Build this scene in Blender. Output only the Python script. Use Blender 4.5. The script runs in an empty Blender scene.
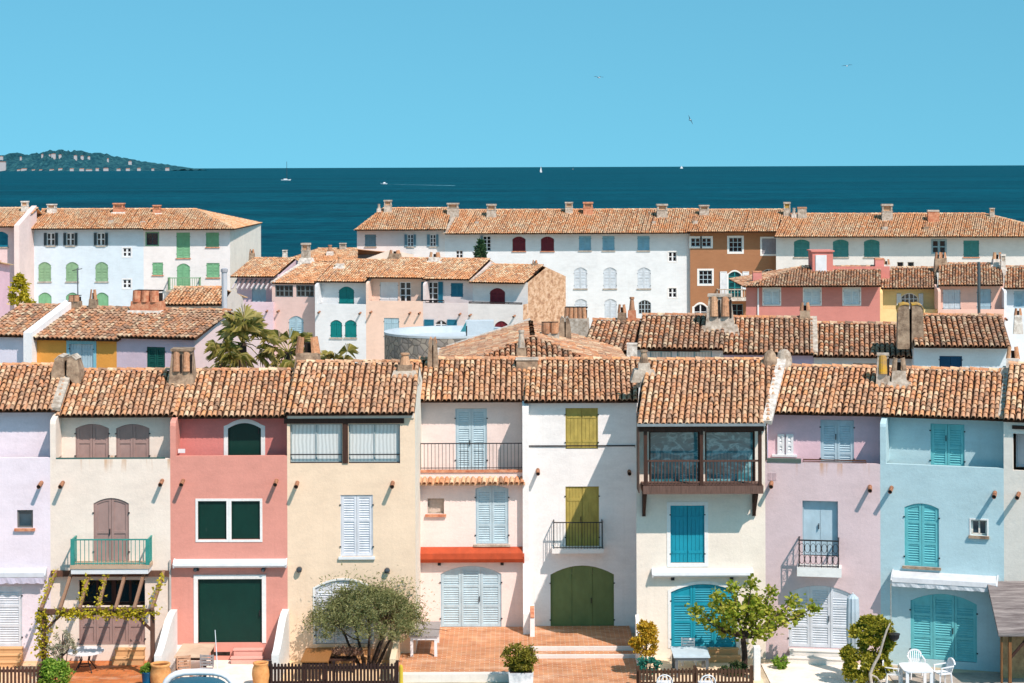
import bpy, math, random
from mathutils import Vector, Matrix
R = random.Random(7)
C = bpy.context.scene.collection
sin, cos, pi, rad = math.sin, math.cos, math.pi, math.radians
F, H, CX, HY, ROLL = 1960.0, 17.6, 512.0, 167.0, 0.0037   # focal length in pixels, camera height, principal point, roll

# ------------------------------------------------------------------ camera geometry
def ray(px, py):
    u, v = px - CX, py - HY
    return (u - v * ROLL) / F, -(v + u * ROLL) / F          # x and z per metre of depth
def at(px, py, Y):                                          # the point seen at a pixel, Y metres away
    a, b = ray(px, py); return Vector((a * Y, Y, H + b * Y))
def ground(px, py, z=0.0):                                  # the point of the level z seen at a pixel
    a, b = ray(px, py); Y = (z - H) / b; return Vector((a * Y, Y, z))

# ------------------------------------------------------------------ materials
def lin(c, k=1.0):
    o = []
    for v in c:
        v /= 255.0
        o.append((v / 12.92 if v <= 0.04045 else ((v + 0.055) / 1.055) ** 2.4) * k)
    return (*o, 1.0)
class NT:
    def __init__(s, name):
        s.mat = bpy.data.materials.new(name); s.mat.use_nodes = True
        s.t = s.mat.node_tree; s.b = s.t.nodes['Principled BSDF']
    def n(s, typ, **kw):
        n = s.t.nodes.new(typ)
        for k, v in kw.items():
            if k in n.inputs: n.inputs[k].default_value = v
            else: setattr(n, k, v)
        return n
    def l(s, a, b): s.t.links.new(a, b)
    def noise(s, scale, detail=3, stretch=None, coord='Object', rough=.6):
        tc = s.n('ShaderNodeTexCoord'); n = s.n('ShaderNodeTexNoise'); n.inputs['Scale'].default_value = scale
        n.inputs['Detail'].default_value = detail; n.inputs['Roughness'].default_value = rough
        if stretch:
            m = s.n('ShaderNodeMapping'); m.inputs['Scale'].default_value = stretch
            s.l(tc.outputs[coord], m.inputs['Vector']); s.l(m.outputs[0], n.inputs['Vector'])
        else: s.l(tc.outputs[coord], n.inputs['Vector'])
        return n.outputs['Fac']
    def ramp(s, fac, stops, interp='LINEAR'):
        r = s.n('ShaderNodeValToRGB'); e = r.color_ramp.elements; r.color_ramp.interpolation = interp
        while len(e) < len(stops): e.new(0.5)
        for k, (p, c) in enumerate(stops):
            e[k].position = p; e[k].color = c if len(c) == 4 else (*c, 1)
        s.l(fac, r.inputs[0]); return r.outputs[0]
    def mix(s, fac, a, b, typ='MIX'):
        m = s.n('ShaderNodeMix', data_type='RGBA', blend_type=typ)
        for v, i in ((fac, 0), (a, 6), (b, 7)):
            if hasattr(v, 'links') or isinstance(v, bpy.types.NodeSocket): s.l(v, m.inputs[i])
            else: m.inputs[i].default_value = v
        return m.outputs[2]
    def math(s, op, a, b=0.0):
        m = s.n('ShaderNodeMath', operation=op)
        for v, i in ((a, 0), (b, 1)):
            if isinstance(v, bpy.types.NodeSocket): s.l(v, m.inputs[i])
            else: m.inputs[i].default_value = v
        return m.outputs[0]
    def bump(s, h, strength, dist=.02):
        b = s.n('ShaderNodeBump'); b.inputs['Strength'].default_value = strength; b.inputs['Distance'].default_value = dist
        s.l(h, b.inputs['Height']); s.l(b.outputs[0], s.b.inputs['Normal'])
    def base(s, col, rough=.85, spec=.25):
        if isinstance(col, bpy.types.NodeSocket): s.l(col, s.b.inputs['Base Color'])
        else: s.b.inputs['Base Color'].default_value = col
        s.b.inputs['Roughness'].default_value = rough; s.b.inputs['Specular IOR Level'].default_value = spec
        return s.mat
def mul(c, k): return (c[0] * k, c[1] * k, c[2] * k, 1)
WK = .90
_st = {}
def stucco(rgb, stain=None, dirt=.5):
    key = (rgb, stain)
    if key in _st: return _st[key]
    s = NT('stucco'); c = lin(rgb, WK)
    patch = s.ramp(s.noise(.55, 4), [(.32, (0, 0, 0)), (.7, (1, 1, 1))])
    col = s.mix(patch, mul(c, .84), c)
    mid = s.ramp(s.noise(2.6, 5, (.6, .6, 1.5), 'Object', .65), [(.4, (0, 0, 0)), (.62, (1, 1, 1))]); col = s.mix(s.math('MULTIPLY', mid, .5), mul(c, .9) if False else col, mul(c, 1.04))
    streak = s.ramp(s.noise(1.0, 5, (5, 5, .22)), [(.56, (0, 0, 0)), (.8, (1, 1, 1))])
    col = s.mix(s.math('MULTIPLY', streak, .42 * dirt), col, (c[0] * .62, c[1] * .60, c[2] * .56, 1))
    spots = s.ramp(s.noise(2.1, 6, None, 'Object', .72), [(.63, (0, 0, 0)), (.72, (1, 1, 1))])
    col = s.mix(s.math('MULTIPLY', spots, .22 * dirt), col, (c[0] * .7 + .04, c[1] * .68 + .035, c[2] * .64 + .03, 1))
    fine = s.noise(14, 3)
    col = s.mix(.10, col, s.ramp(fine, [(.3, (.5 * c[0], .5 * c[1], .5 * c[2])), (.65, c)]))
    if stain:                                               # rust runs below a parapet edge, z = stain (object space)
        tc = s.n('ShaderNodeTexCoord'); sp = s.n('ShaderNodeSeparateXYZ'); s.l(tc.outputs['Object'], sp.inputs[0])
        d = s.math('SUBTRACT', stain, sp.outputs[2])
        run = s.ramp(s.noise(1.0, 3, (3.2, .1, .16)), [(.55, (0, 0, 0)), (.66, (1, 1, 1))])
        fade = s.ramp(s.math('MULTIPLY', d, 1.5), [(0, (0, 0, 0)), (.02, (1, 1, 1)), (.18, (.85,) * 3), (.75, (0, 0, 0))])
        col = s.mix(s.math('MULTIPLY', s.math('MULTIPLY', run, fade), .75), col, lin((214, 150, 84), .8))
    h = s.math('ADD', s.noise(9, 4), s.math('MULTIPLY', s.noise(42, 2), .5))
    s.bump(h, .28, .03)
    _st[key] = s.base(col, .92, .1); return _st[key]
_pt = {}
def paint(rgb, rough=.55, var=.12, k=.8):
    key = (rgb, rough, var, k)
    if key in _pt: return _pt[key]
    s = NT('paint'); c = lin(rgb, k)
    n = s.ramp(s.noise(3.5, 4, (1, 1, .6)), [(.35, (0, 0, 0)), (.68, (1, 1, 1))])
    col = s.mix(n, mul(c, 1 - var * 1.4), c)
    sc = s.ramp(s.noise(11, 5, (1, 1, .3)), [(.62, (0, 0, 0)), (.74, (1, 1, 1))])
    col = s.mix(s.math('MULTIPLY', sc, var * 1.2), col, (c[0] * .5 + .12, c[1] * .5 + .11, c[2] * .5 + .1, 1))
    _pt[key] = s.base(col, rough, .3); return _pt[key]
def wood(rgb, rough=.75, k=.8):
    key = ('w', rgb, k)
    if key in _pt: return _pt[key]
    s = NT('wood'); c = lin(rgb, k)
    g = s.noise(4, 5, (9, 9, .7)); col = s.ramp(g, [(.3, mul(c, .55)), (.55, c), (.75, mul(c, 1.25))])
    s.bump(g, .35, .01); _pt[key] = s.base(col, rough, .2); return _pt[key]
def tile_mat(name, stops, patch_col, patch=.35, dark=.3, patch_two=None):
    s = NT(name); g = s.n('ShaderNodeNewGeometry')
    col = s.ramp(g.outputs['Random Per Island'], stops, 'CONSTANT')
    p = s.ramp(s.noise(.28, 4), [(.42, (0, 0, 0)), (.64, (1, 1, 1))])
    col = s.mix(s.math('MULTIPLY', p, patch), col, patch_col)
    if patch_two: q = s.ramp(s.noise(.45, 5, (1.3, .8, 1)), [(.5, (0, 0, 0)), (.66, (1, 1, 1))]); col = s.mix(s.math('MULTIPLY', q, .6), col, patch_two)
    wv = s.ramp(s.noise(13, 4, None, 'Object', .7), [(.3, (.74, .70, .68)), (.62, (1.1, 1.1, 1.1))]); col = s.mix(1.0, col, wv, 'MULTIPLY')
    li = s.ramp(s.noise(5.5, 6, None, 'Object', .75), [(.52, (0, 0, 0)), (.66, (1, 1, 1))])
    col = s.mix(s.math('MULTIPLY', li, dark), col, lin((92, 78, 66)))
    pale = s.ramp(s.noise(8.5, 5, None, 'Object', .7), [(.58, (0, 0, 0)), (.68, (1, 1, 1))])
    col = s.mix(s.math('MULTIPLY', pale, .35), col, lin((222, 202, 178)))
    col = s.mix(1.0, col, (.99, 1.025, 1.0, 1), 'MULTIPLY'); s.bump(s.noise(30, 4), .4, .01)
    return s.base(col, .9, .12)
def L(*a): return lin(a)
T_FRONT = tile_mat('roof_tiles', [(0, L(212, 150, 112)), (.16, L(222, 180, 144)), (.30, L(198, 138, 104)), (.40, L(230, 198, 166)), (.48, L(212, 164, 132)), (.62, L(218, 156, 112)), (.72, L(184, 138, 110)), (.80, L(218, 172, 140)), (.90, L(224, 160, 112)), (.96, L(158, 122, 100))], L(200, 158, 130), .5, .6)
T_MID = tile_mat('roof_tiles', [(0, L(192, 132, 98)), (.18, L(206, 170, 140)), (.32, L(176, 120, 92)), (.44, L(216, 188, 158)), (.54, L(194, 152, 126)), (.66, L(206, 142, 102)), (.78, L(160, 122, 102)), (.86, L(206, 164, 136)), (.94, L(132, 106, 90))], L(166, 136, 116), .5, .6)
T_BACK = tile_mat('roof_tiles', [(0, L(216, 158, 118)), (.22, L(226, 188, 152)), (.40, L(204, 142, 104)), (.55, L(230, 202, 170)), (.68, L(214, 168, 132)), (.84, L(196, 150, 120)), (.95, L(166, 132, 112))], L(226, 150, 98), .55, .25, L(214, 190, 164))
def sheet_mat(rgb):
    s = NT('roof_bed'); c = lin(rgb); n = s.noise(3, 5); return s.base(s.ramp(n, [(.35, mul(c, .6)), (.65, mul(c, 1.15))]), .95, .05)
BED = sheet_mat((74, 52, 40))
CLAY = tile_mat('clay', [(0, L(198, 142, 108)), (.4, L(178, 128, 100)), (.7, L(208, 160, 126))], L(172, 140, 118), .4, .55)
def mottled(name, a, b, scale=2.5, rough=.9, bump=.4, c=None):
    s = NT(name); n = s.noise(scale, 6, None, 'Object', .7)
    st = [(.36, lin(a)), (.64, lin(b))]
    if c: st.append((.74, lin(c)))
    s.bump(s.noise(scale * 5, 4), bump, .02); return s.base(s.ramp(n, st), rough, .12)
MORTAR = mottled('mortar', (150, 134, 118), (205, 194, 180), 4)
MORTAR_DARK = mottled('mortar', (118, 98, 82), (182, 158, 134), 3)
MORTAR_WHITE = mottled('limewash', (176, 164, 152), (236, 228, 218), 4.5)
LICHEN = mottled('lichen', (160, 130, 96), (206, 160, 52), 3.5)
SOOT_HOLLOW = mottled('soot_and_hollow_shade', (30, 26, 24), (54, 46, 42), 4)  # chimney soot, and the painted dark of hollow spouts
BRICKY = mottled('brick', (178, 104, 76), (216, 160, 126), 5)
def glass(rgb, rough=.08, k=1.0):
    key = ('g', rgb, rough)
    if key in _pt: return _pt[key]
    s = NT('window_glass'); c = lin(rgb, k); n = s.noise(1.3, 3, (1.5, 1, 1))
    _pt[key] = s.base(s.ramp(n, [(.35, mul(c, .7)), (.65, mul(c, 1.3))]), rough, .6); return _pt[key]
GLASS = glass((44, 66, 78)); GLASS_DARK = glass((22, 26, 30))
def curtain_mat(rgb):
    s = NT('curtain_behind_glass'); c = lin(rgb, .85)
    w = s.n('ShaderNodeTexWave', bands_direction='X'); tc = s.n('ShaderNodeTexCoord'); s.l(tc.outputs['Object'], w.inputs['Vector'])
    w.inputs['Scale'].default_value = 2.3; w.inputs['Distortion'].default_value = 3.5; w.inputs['Detail'].default_value = 3; w.inputs['Detail Scale'].default_value = .6
    return s.base(s.ramp(w.outputs['Fac'], [(.2, mul(c, .78)), (.7, c)]), .25, .5)
CURTAIN = curtain_mat((226, 230, 228))
IRON = paint((44, 40, 42), .5, .1, 1); RUST = paint((104, 64, 44), .8, .3, 1); DARKWOOD = wood((72, 50, 42), .8, 1)
WHITE = paint((244, 246, 248), .5, .08, .85); WHITE_TRIM = stucco((250, 248, 244), None, .4)
SPOUT = mottled('clay_pipe', (120, 84, 66), (180, 128, 98), 6)

# ------------------------------------------------------------------ mesh builder
class MB:
    def __init__(s): s.v = []; s.f = []; s.m = []; s.mats = []
    def mi(s, m):
        if m not in s.mats: s.mats.append(m)
        return s.mats.index(m)
    def poly(s, pts, m):
        k = len(s.v); s.v += [tuple(p) for p in pts]; s.f.append(tuple(range(k, k + len(pts)))); s.m.append(s.mi(m))
    def mesh(s, vs, fs, m):
        k = len(s.v); s.v += [tuple(p) for p in vs]; i = s.mi(m)
        for f in fs: s.f.append(tuple(a + k for a in f)); s.m.append(i)
    def box(s, x0, x1, y0, y1, z0, z1, m):
        if x0 > x1: x0, x1 = x1, x0
        if y0 > y1: y0, y1 = y1, y0
        if z0 > z1: z0, z1 = z1, z0
        s.mesh([(x0, y0, z0), (x1, y0, z0), (x1, y1, z0), (x0, y1, z0), (x0, y0, z1), (x1, y0, z1), (x1, y1, z1), (x0, y1, z1)],
               [(0, 3, 2, 1), (4, 5, 6, 7), (0, 1, 5, 4), (1, 2, 6, 5), (2, 3, 7, 6), (3, 0, 4, 7)], m)
    def prism(s, pts, ax, a0, a1, m):                       # outline pushed along an axis: y (x,z), x (y,z) or z (x,y)
        g = {'y': lambda p, a: (p[0], a, p[1]), 'x': lambda p, a: (a, p[0], p[1]), 'z': lambda p, a: (p[0], p[1], a)}[ax]
        n = len(pts)
        s.mesh([g(p, a0) for p in pts] + [g(p, a1) for p in pts],
               [tuple(range(n)), tuple(range(2 * n - 1, n - 1, -1))] + [(i, i + n, (i + 1) % n + n, (i + 1) % n) for i in range(n)], m)
    def bar(s, p, q, w, h, m):                              # a beam from p to q
        p, q = Vector(p), Vector(q); d = (q - p).normalized()
        a = d.cross(Vector((0, 0, 1)))
        a = Vector((1, 0, 0)) if a.length < 1e-3 else a.normalized()
        b = a.cross(d).normalized(); vs = []
        for c in (p, q):
            for i, j in ((-1, -1), (1, -1), (1, 1), (-1, 1)): vs.append(c + a * (w / 2 * i) + b * (h / 2 * j))
        s.mesh(vs, [(0, 1, 2, 3), (7, 6, 5, 4)] + [(i, (i + 1) % 4, (i + 1) % 4 + 4, i + 4) for i in range(4)], m)
    def tube(s, path, rr, n, m, cap=True):
        path = [Vector(p) for p in path]; vs = []; up = None
        if not hasattr(rr, '__len__'): rr = [rr] * len(path)
        for k, p in enumerate(path):
            d = (path[min(k + 1, len(path) - 1)] - path[max(k - 1, 0)]).normalized()
            if up is None: up = Vector((0, 0, 1)) if abs(d.z) < .9 else Vector((1, 0, 0))
            up = up - d * up.dot(d); up = up.normalized() if up.length > 1e-4 else d.orthogonal().normalized(); a = d.cross(up).normalized()
            for i in range(n):
                t = 2 * pi * i / n; vs.append(p + a * (cos(t) * rr[k]) + up * (sin(t) * rr[k]))
        fs = [(k * n + i, k * n + (i + 1) % n, (k + 1) * n + (i + 1) % n, (k + 1) * n + i) for k in range(len(path) - 1) for i in range(n)]
        if cap: fs += [tuple(range(n)), tuple(range(len(vs) - 1, len(vs) - n - 1, -1))]
        s.mesh(vs, fs, m)
    def lathe(s, c, prof, n, m, sx=1.0, sy=1.0):            # profile of (radius, z)
        vs = [(c[0] + r * cos(2 * pi * i / n) * sx, c[1] + r * sin(2 * pi * i / n) * sy, c[2] + z) for r, z in prof for i in range(n)]
        fs = [(k * n + i, k * n + (i + 1) % n, (k + 1) * n + (i + 1) % n, (k + 1) * n + i) for k in range(len(prof) - 1) for i in range(n)]
        fs += [tuple(range(n)), tuple(range(len(vs) - 1, len(vs) - n - 1, -1))]; s.mesh(vs, fs, m)
    def frustum(s, cx, cy, z0, z1, w0, d0, w1, d1, m, ox=0, oy=0):
        s.mesh([(cx + i * w0 / 2, cy + j * d0 / 2, z0) for i, j in ((-1, -1), (1, -1), (1, 1), (-1, 1))] +
               [(cx + ox + i * w1 / 2, cy + oy + j * d1 / 2, z1) for i, j in ((-1, -1), (1, -1), (1, 1), (-1, 1))],
               [(0, 3, 2, 1), (4, 5, 6, 7), (0, 1, 5, 4), (1, 2, 6, 5), (2, 3, 7, 6), (3, 0, 4, 7)], m)
    def shell(s, base, up, out, r, h, m, n=6, r1=None, th=.025):    # an upright half-barrel tile, hollow side away from `out`
        base, up, out = Vector(base), Vector(up).normalized(), Vector(out).normalized(); sd = up.cross(out); r1 = r1 or r; vs = []
        for k, (q, rr) in enumerate(((base, r), (base + up * h, r1))):
            for t_ in (0, th):
                for i in range(n + 1):
                    a = pi * i / n; vs.append(q + sd * (cos(a) * (rr - t_)) + out * (sin(a) * (rr - t_)))
        w = n + 1; fs = []
        for i in range(n):
            fs += [(i, i + 1, 2 * w + i + 1, 2 * w + i), (w + i, 3 * w + i, 3 * w + i + 1, w + i + 1), (2 * w + i, 2 * w + i + 1, 3 * w + i + 1, 3 * w + i), (i, w + i, w + i + 1, i + 1)]
        fs += [(0, 2 * w, 3 * w, w), (n, w + n, 3 * w + n, 2 * w + n)]
        s.mesh(vs, fs, m)
    def build(s, name, parent=None, label=None, smooth=False, loc=None):
        me = bpy.data.meshes.new(name); me.from_pydata(s.v, [], s.f)
        for m in s.mats: me.materials.append(m)
        me.polygons.foreach_set('material_index', s.m)
        if smooth: me.polygons.foreach_set('use_smooth', [True] * len(s.f))
        me.update(); o = bpy.data.objects.new(name, me); C.objects.link(o)
        if parent: o.parent = parent
        if label: o['label'] = label
        if loc: o.location = loc
        return o
def tag(o, label, cat, group=None, kind=None):
    if label: o['label'] = label
    if cat: o['category'] = cat
    if group: o['group'] = group
    if kind: o['kind'] = kind
    return o
def empty(name, loc, label, cat, rz=0, group=None):
    o = bpy.data.objects.new(name, None); C.objects.link(o); o.location = loc; o.rotation_euler = (0, 0, rz)
    o.empty_display_size = .3
    return tag(o, label, cat, group)
def copy_tree(o, parent=None):
    c = o.copy(); C.objects.link(c)
    if parent: c.parent = parent
    for ch in [x for x in bpy.data.objects if x.parent == o]: copy_tree(ch, c)
    return c

# ------------------------------------------------------------------ barrel tiles on a roof slope
def tiles(mb, O, U, V, poly, mat, pitch=.2, row=.34, lift=.02):
    """half-barrel cover tiles in columns along V over a convex outline `poly` of (u, v)"""
    O, U, V = Vector(O), Vector(U).normalized(), Vector(V).normalized(); N = U.cross(V).normalized()
    if N.z < 0: N = -N
    us = [p[0] for p in poly]; u0, u1 = min(us), max(us); nc = max(1, round((u1 - u0) / pitch)); pt = (u1 - u0) / nc
    na = 5; verts = []; faces = []; cs = [(cos(pi * i / na), sin(pi * i / na)) for i in range(na + 1)]
    w = na + 1; cnt = 0
    for c in range(nc):
        u = u0 + (c + .5) * pt; vv = []
        for k in range(len(poly)):
            (a, b), (d, e) = poly[k], poly[(k + 1) % len(poly)]
            if (a - u) * (d - u) <= 0 and a != d: vv.append(b + (e - b) * (u - a) / (d - a))
        if len(vv) < 2: continue
        va, vb = min(vv), max(vv); n = max(1, math.ceil((vb - va) / row - .2)); wob = R.gauss(0, .009); ph = R.uniform(-.09, .09)
        for j in range(n):
            v0 = va + j * row + (-.07 if j == 0 else ph + R.gauss(0, .02)); v1 = min(va + (j + 1) * row + .2, vb + .03)
            if v1 - v0 < .06: continue
            uu = u + wob + R.gauss(0, .008); tw = R.gauss(0, .012); hh = lift + .042 + R.gauss(0, .008)
            k = len(verts); r0, r1 = pt * R.uniform(.385, .43), pt * .32
            A, B = O + U * uu + V * v0 + N * hh, O + U * (uu + tw) + V * v1 + N * lift * .6
            for q, r, hs in ((A, r0, .92), (A, r0 - .02, .92), (B, r1, .9)):
                for x, z in cs: verts.append(q + U * (x * r) + N * (z * r * hs))
            for i in range(na):
                faces.append((k + i, k + i + 1, k + 2 * w + i + 1, k + 2 * w + i)); faces.append((k + i, k + w + i, k + w + i + 1, k + i + 1))
            cnt += 1
    mb.mesh(verts, faces, mat); return cnt
def ridge_caps(mb, p, q, mat, r=.12, step=.36):
    p, q = Vector(p), Vector(q); d = q - p; n = max(1, round(d.length / step)); d = d / n; N = Vector((0, 0, 1)); sd = d.normalized().cross(N).normalized(); up = sd.cross(d.normalized())
    vs = []; fs = []; na = 6
    for k in range(n):
        A, B = p + d * k, p + d * (k + 1.12); ra, rb = r * R.uniform(.95, 1.08), r * .88; kk = len(vs); dz = R.gauss(0, .008)
        for c, rr, z0 in ((A, ra, .02 + dz), (B, rb, 0)):
            for i in range(na + 1): a = pi * i / na; vs.append(c + sd * (cos(a) * rr) + up * (sin(a) * rr * .8 + z0 - .03))
        fs += [(kk + i, kk + i + 1, kk + na + 2 + i, kk + na + 1 + i) for i in range(na)]
    mb.mesh(vs, fs, mat)
# ------------------------------------------------------------------ a house in its own frame: x along the facade, y into the house, z up
def leaf(mb, x0, x1, z0, z1, y, m, style, zt=None, rails=(.5,), pitch=.085, st=.085):
    """one shutter leaf, its face at y (towards -y); zt(x) is the arched top"""
    zt = zt or (lambda x: z1)
    n = 8 if zt(x0) != zt(x1) or zt((x0 + x1) / 2) != zt(x0) else 1
    top = [(x0 + (x1 - x0) * i / n, zt(x0 + (x1 - x0) * i / n)) for i in range(n + 1)]
    mb.prism([(x0, z0), (x1, z0)] + top[::-1], 'y', y, y + .035, m)
    if style == 'plain': return
    if style == 'plank':
        k = max(2, round((x1 - x0) / .13)); g = (x1 - x0) / k
        for i in range(k):
            a, b = x0 + i * g + .006, x0 + (i + 1) * g - .006
            mb.prism([(a, z0), (b, z0), (b, zt(b)), (a, zt(a))], 'y', y - .018, y - .002, m)
        for f in (.18, .78):
            zz = z0 + (z1 - z0) * f; mb.box(x0 + .03, x1 - .03, y - .034, y - .02, zz - .05, zz + .05, m)
        return
    fy = y - .03
    for a, b in ((x0, x0 + st), (x1 - st, x1)):
        mb.prism([(a, z0), (b, z0), (b, zt(b)), (a, zt(a))], 'y', fy, y - .001, m)
    cuts = [z0] + [z0 + (z1 - z0) * r for r in rails]
    mb.box(x0 + st, x1 - st, fy + .002, y - .001, z0, z0 + st * 1.3, m)
    for r in cuts[1:]: mb.box(x0 + st, x1 - st, fy + .002, y - .001, r - st * .55, r + st * .55, m)
    for i in range(n):
        (a, za), (b, zb) = top[i], top[i + 1]; a, b = max(a, x0 + st), min(b, x1 - st)
        if b > a: mb.prism([(a, zt(a) - st), (b, zt(b) - st), (b, zt(b)), (a, zt(a))], 'y', fy + .002, y - .001, m)
    if style == 'panel': return
    zz = z0 + st * 1.3; a, b = x0 + st, x1 - st; lim = min(zt(a), zt(b)) - st; vs = []; fs = []
    while zz + pitch < lim:
        k = len(vs)
        vs += [(a, fy + .006, zz), (b, fy + .006, zz), (b, y - .001, zz + pitch * .34), (a, y - .001, zz + pitch * .34), (b, y - .001, zz), (a, y - .001, zz)]
        fs += [(k, k + 1, k + 2, k + 3), (k, k + 5, k + 4, k + 1)]; zz += pitch
    if vs: mb.mesh(vs, fs, m)

class House:
    def __init__(s, name, label, pxL, YL, pxR, YR, mat, pyref=420, cat='house'):
        s.pyref = pyref; s.pc = (pxL + pxR) / 2; s.mat = mat
        a, _ = ray(pxL, pyref); b, _ = ray(pxR, pyref)
        s.O = Vector((a * YL, YL)); Q = Vector((b * YR, YR)); s.w = (Q - s.O).length
        s.U = (Q - s.O).normalized(); s.I = Vector((-s.U.y, s.U.x))
        s.root = empty(name, (s.O.x, s.O.y, 0), label, cat, math.atan2(s.U.y, s.U.x))
        s.holes = {'low': [], 'up': []}; s.rec = 0.0; s.zpar = None; s.k = 0.0; s.extra = MB(); s.windows = 0; s.upmat = None; s.gable_mat = None; s.rear = True
    def t(s, px, py, y):
        a, b = ray(px, py); P = s.O + s.I * y; d = Vector((a, 1.0))
        t = (P.x * s.U.y - P.y * s.U.x) / (d.x * s.U.y - d.y * s.U.x); return t, a, b
    def x(s, px, y=0.0, py=None):
        t, a, b = s.t(px, py if py is not None else s.pyref, y); return (Vector((a, 1)) * t - s.O).dot(s.U)
    def z(s, py, y=0.0, px=None):
        t, a, b = s.t(px if px is not None else s.pc, py, y); return H + t * b
    def m(s, y=0.0): return (s.O.y + s.U.y * s.w / 2 + s.I.y * y) / F      # metres per pixel
    def rect(s, px0, py0, px1, py1, y):
        pc = (px0 + px1) / 2; pm = (py0 + py1) / 2
        return s.x(px0, y, pm), s.x(px1, y, pm), s.z(py1, y, pc), s.z(py0, y, pc)
    # ---- roof
    def roof(s, ye, run, pyE, pyR, eL=None, eR=None, rL=None, rR=None, mat=None, hipL=False, hipR=False, deep=None, pitch=.2, row=.34, caps=True, vergeL=None, vergeR=None, label=None, hipmat=None):
        ze, zr = s.z(pyE, ye), s.z(pyR, ye + run); yr = ye + run
        xl = s.x(eL, ye, pyE) if eL is not None else -.02; xr = s.x(eR, ye, pyE) if eR is not None else s.w + .02
        Xl = s.x(rL, yr, pyR) if rL is not None else None; Xr = s.x(rR, yr, pyR) if rR is not None else None
        k = 0.0
        if Xl is not None and not hipL: k = (Xl - xl) / run
        elif Xr is not None and not hipR: k = (Xr - xr) / run
        if Xl is None: Xl = xl + k * run
        if Xr is None: Xr = xr + k * run
        s.k, s.ye, s.run, s.ze, s.zr, s.yr = k, ye, run, ze, zr, yr
        EL, ER, RL, RR = Vector((xl, ye, ze)), Vector((xr, ye, ze)), Vector((Xl, yr, zr)), Vector((Xr, yr, zr))
        s.EL, s.ER, s.RL, s.RR = EL, ER, RL, RR
        yb = ye + deep if deep else yr + run; s.yb = yb - .25; bl = Vector((xl + (2 * k * run if not hipL else 0), yb, ze)); br = Vector((xr + (2 * k * run if not hipR else 0), yb, ze))
        mb = MB(); V = Vector((k * run, run, zr - ze)); vl = V.length; mat = mat or T_FRONT
        tiles(mb, EL, Vector((1, 0, 0)), V, [(0, 0), (xr - xl, 0), (Xr - xl - k * run, vl), (Xl - xl - k * run, vl)], mat, pitch, row)
        def slab(pts, m):
            lo = [p - Vector((0, 0, .06)) for p in pts]; n = len(pts)
            mb.mesh(pts + lo, [tuple(range(n)), tuple(range(2 * n - 1, n - 1, -1))] + [(i, i + n, (i + 1) % n + n, (i + 1) % n) for i in range(n)], m)
        slab([EL, ER, RR, RL], BED); slab([RL, RR, br, bl], hipmat or mat)
        for on, A, B, Rg in ((hipL, bl, EL, RL), (hipR, ER, br, RR)):
            if on:
                slab([A, B, Rg], BED); U = (B - A); V2 = Rg - (A + U * ((Rg - A).dot(U) / U.length_squared))
                h = V2.length; f = (Rg - A).dot(U) / U.length
                tiles(mb, A, U, V2, [(0, 0), (U.length, 0), (f, h)], mat, pitch, row)
                ridge_caps(mb, EL if on is hipL and Rg is RL else ER, Rg, mat)
        if caps: ridge_caps(mb, RL + Vector((0, 0, .05)), RR + Vector((0, 0, .05)), mat, .13)
        for vg, A, B in ((vergeL, EL, RL), (vergeR, ER, RR)):
            if vg: mb.bar(A + Vector((0, .05, .05)), B + Vector((0, 0, .05)), .34, .14, vg)
        s.roofo = mb.build('roof', s.root, label); return s
    def zu(s, y): return s.ze + (s.zr - s.ze) * (y - s.ye) / s.run - .10
    def loggia(s, rec, pypar, upmat=None):
        s.rec = rec; s.zpar = s.z(pypar); s.upmat = upmat; return s
    def wing(s, side, ztop_py=None, th=.2, slope=.28, ext=0.0, mat=None):
        zt = s.z(ztop_py, 0.0); x0 = .001 if side == 'L' else s.w - th
        pts = [(-ext, s.zpar + .001), (s.rec + .02, s.zpar + .001), (s.rec + .02, zt + slope * s.rec), (.12 - ext, zt + .03), (.03 - ext, zt - .03), (-ext, zt - .14)]
        s.extra.prism(pts, 'x', x0, x0 + th, mat or s.mat); return s
    # ---- openings
    def region(s, py, y): return 'up' if (s.zpar is not None and y > .3) else 'low'
    def opening(s, px0, py0, px1, py1, y, rise):
        x0, x1, z0, z1 = s.rect(px0, py0, px1, py1, y); z0 = max(z0, .02)
        s.holes['up' if y > .3 else 'low'].append((x0, x1, z0, z1, rise))
        xc, hw = (x0 + x1) / 2, (x1 - x0) / 2
        return x0, x1, z0, z1, (lambda x: z1 - rise * ((x - xc) / hw) ** 2)
    def trim(s, mb, x0, x1, z0, z1, zt, rise, y, m, wd, sill=True, proud=.02):
        a, b = y - proud, y + .03
        mb.box(x0 - wd, x0 - .001, a, b, z0 - (wd if sill else 0), zt(x0) + (0 if rise else wd), m); mb.box(x1 + .001, x1 + wd, a, b, z0 - (wd if sill else 0), zt(x1) + (0 if rise else wd), m)
        if sill: mb.box(x0 - .001, x1 + .001, a, b, z0 - wd, z0 - .001, m)
        n = 10 if rise else 1
        for i in range(n):
            p, q = x0 + (x1 - x0) * i / n, x0 + (x1 - x0) * (i + 1) / n
            if rise and i == 0: mb.prism([(p - wd, zt(p)), (p, zt(p)), (p, zt(p) + wd), (p - wd, zt(p) + wd * .6)], 'y', a, b, m)
            mb.prism([(p, zt(p) + .001), (q, zt(q) + .001), (q, zt(q) + wd), (p, zt(p) + wd)], 'y', a, b, m)
            if rise and i == n - 1: mb.prism([(q, zt(q)), (q + wd, zt(q)), (q + wd, zt(q) + wd * .6), (q, zt(q) + wd)], 'y', a, b, m)
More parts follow.
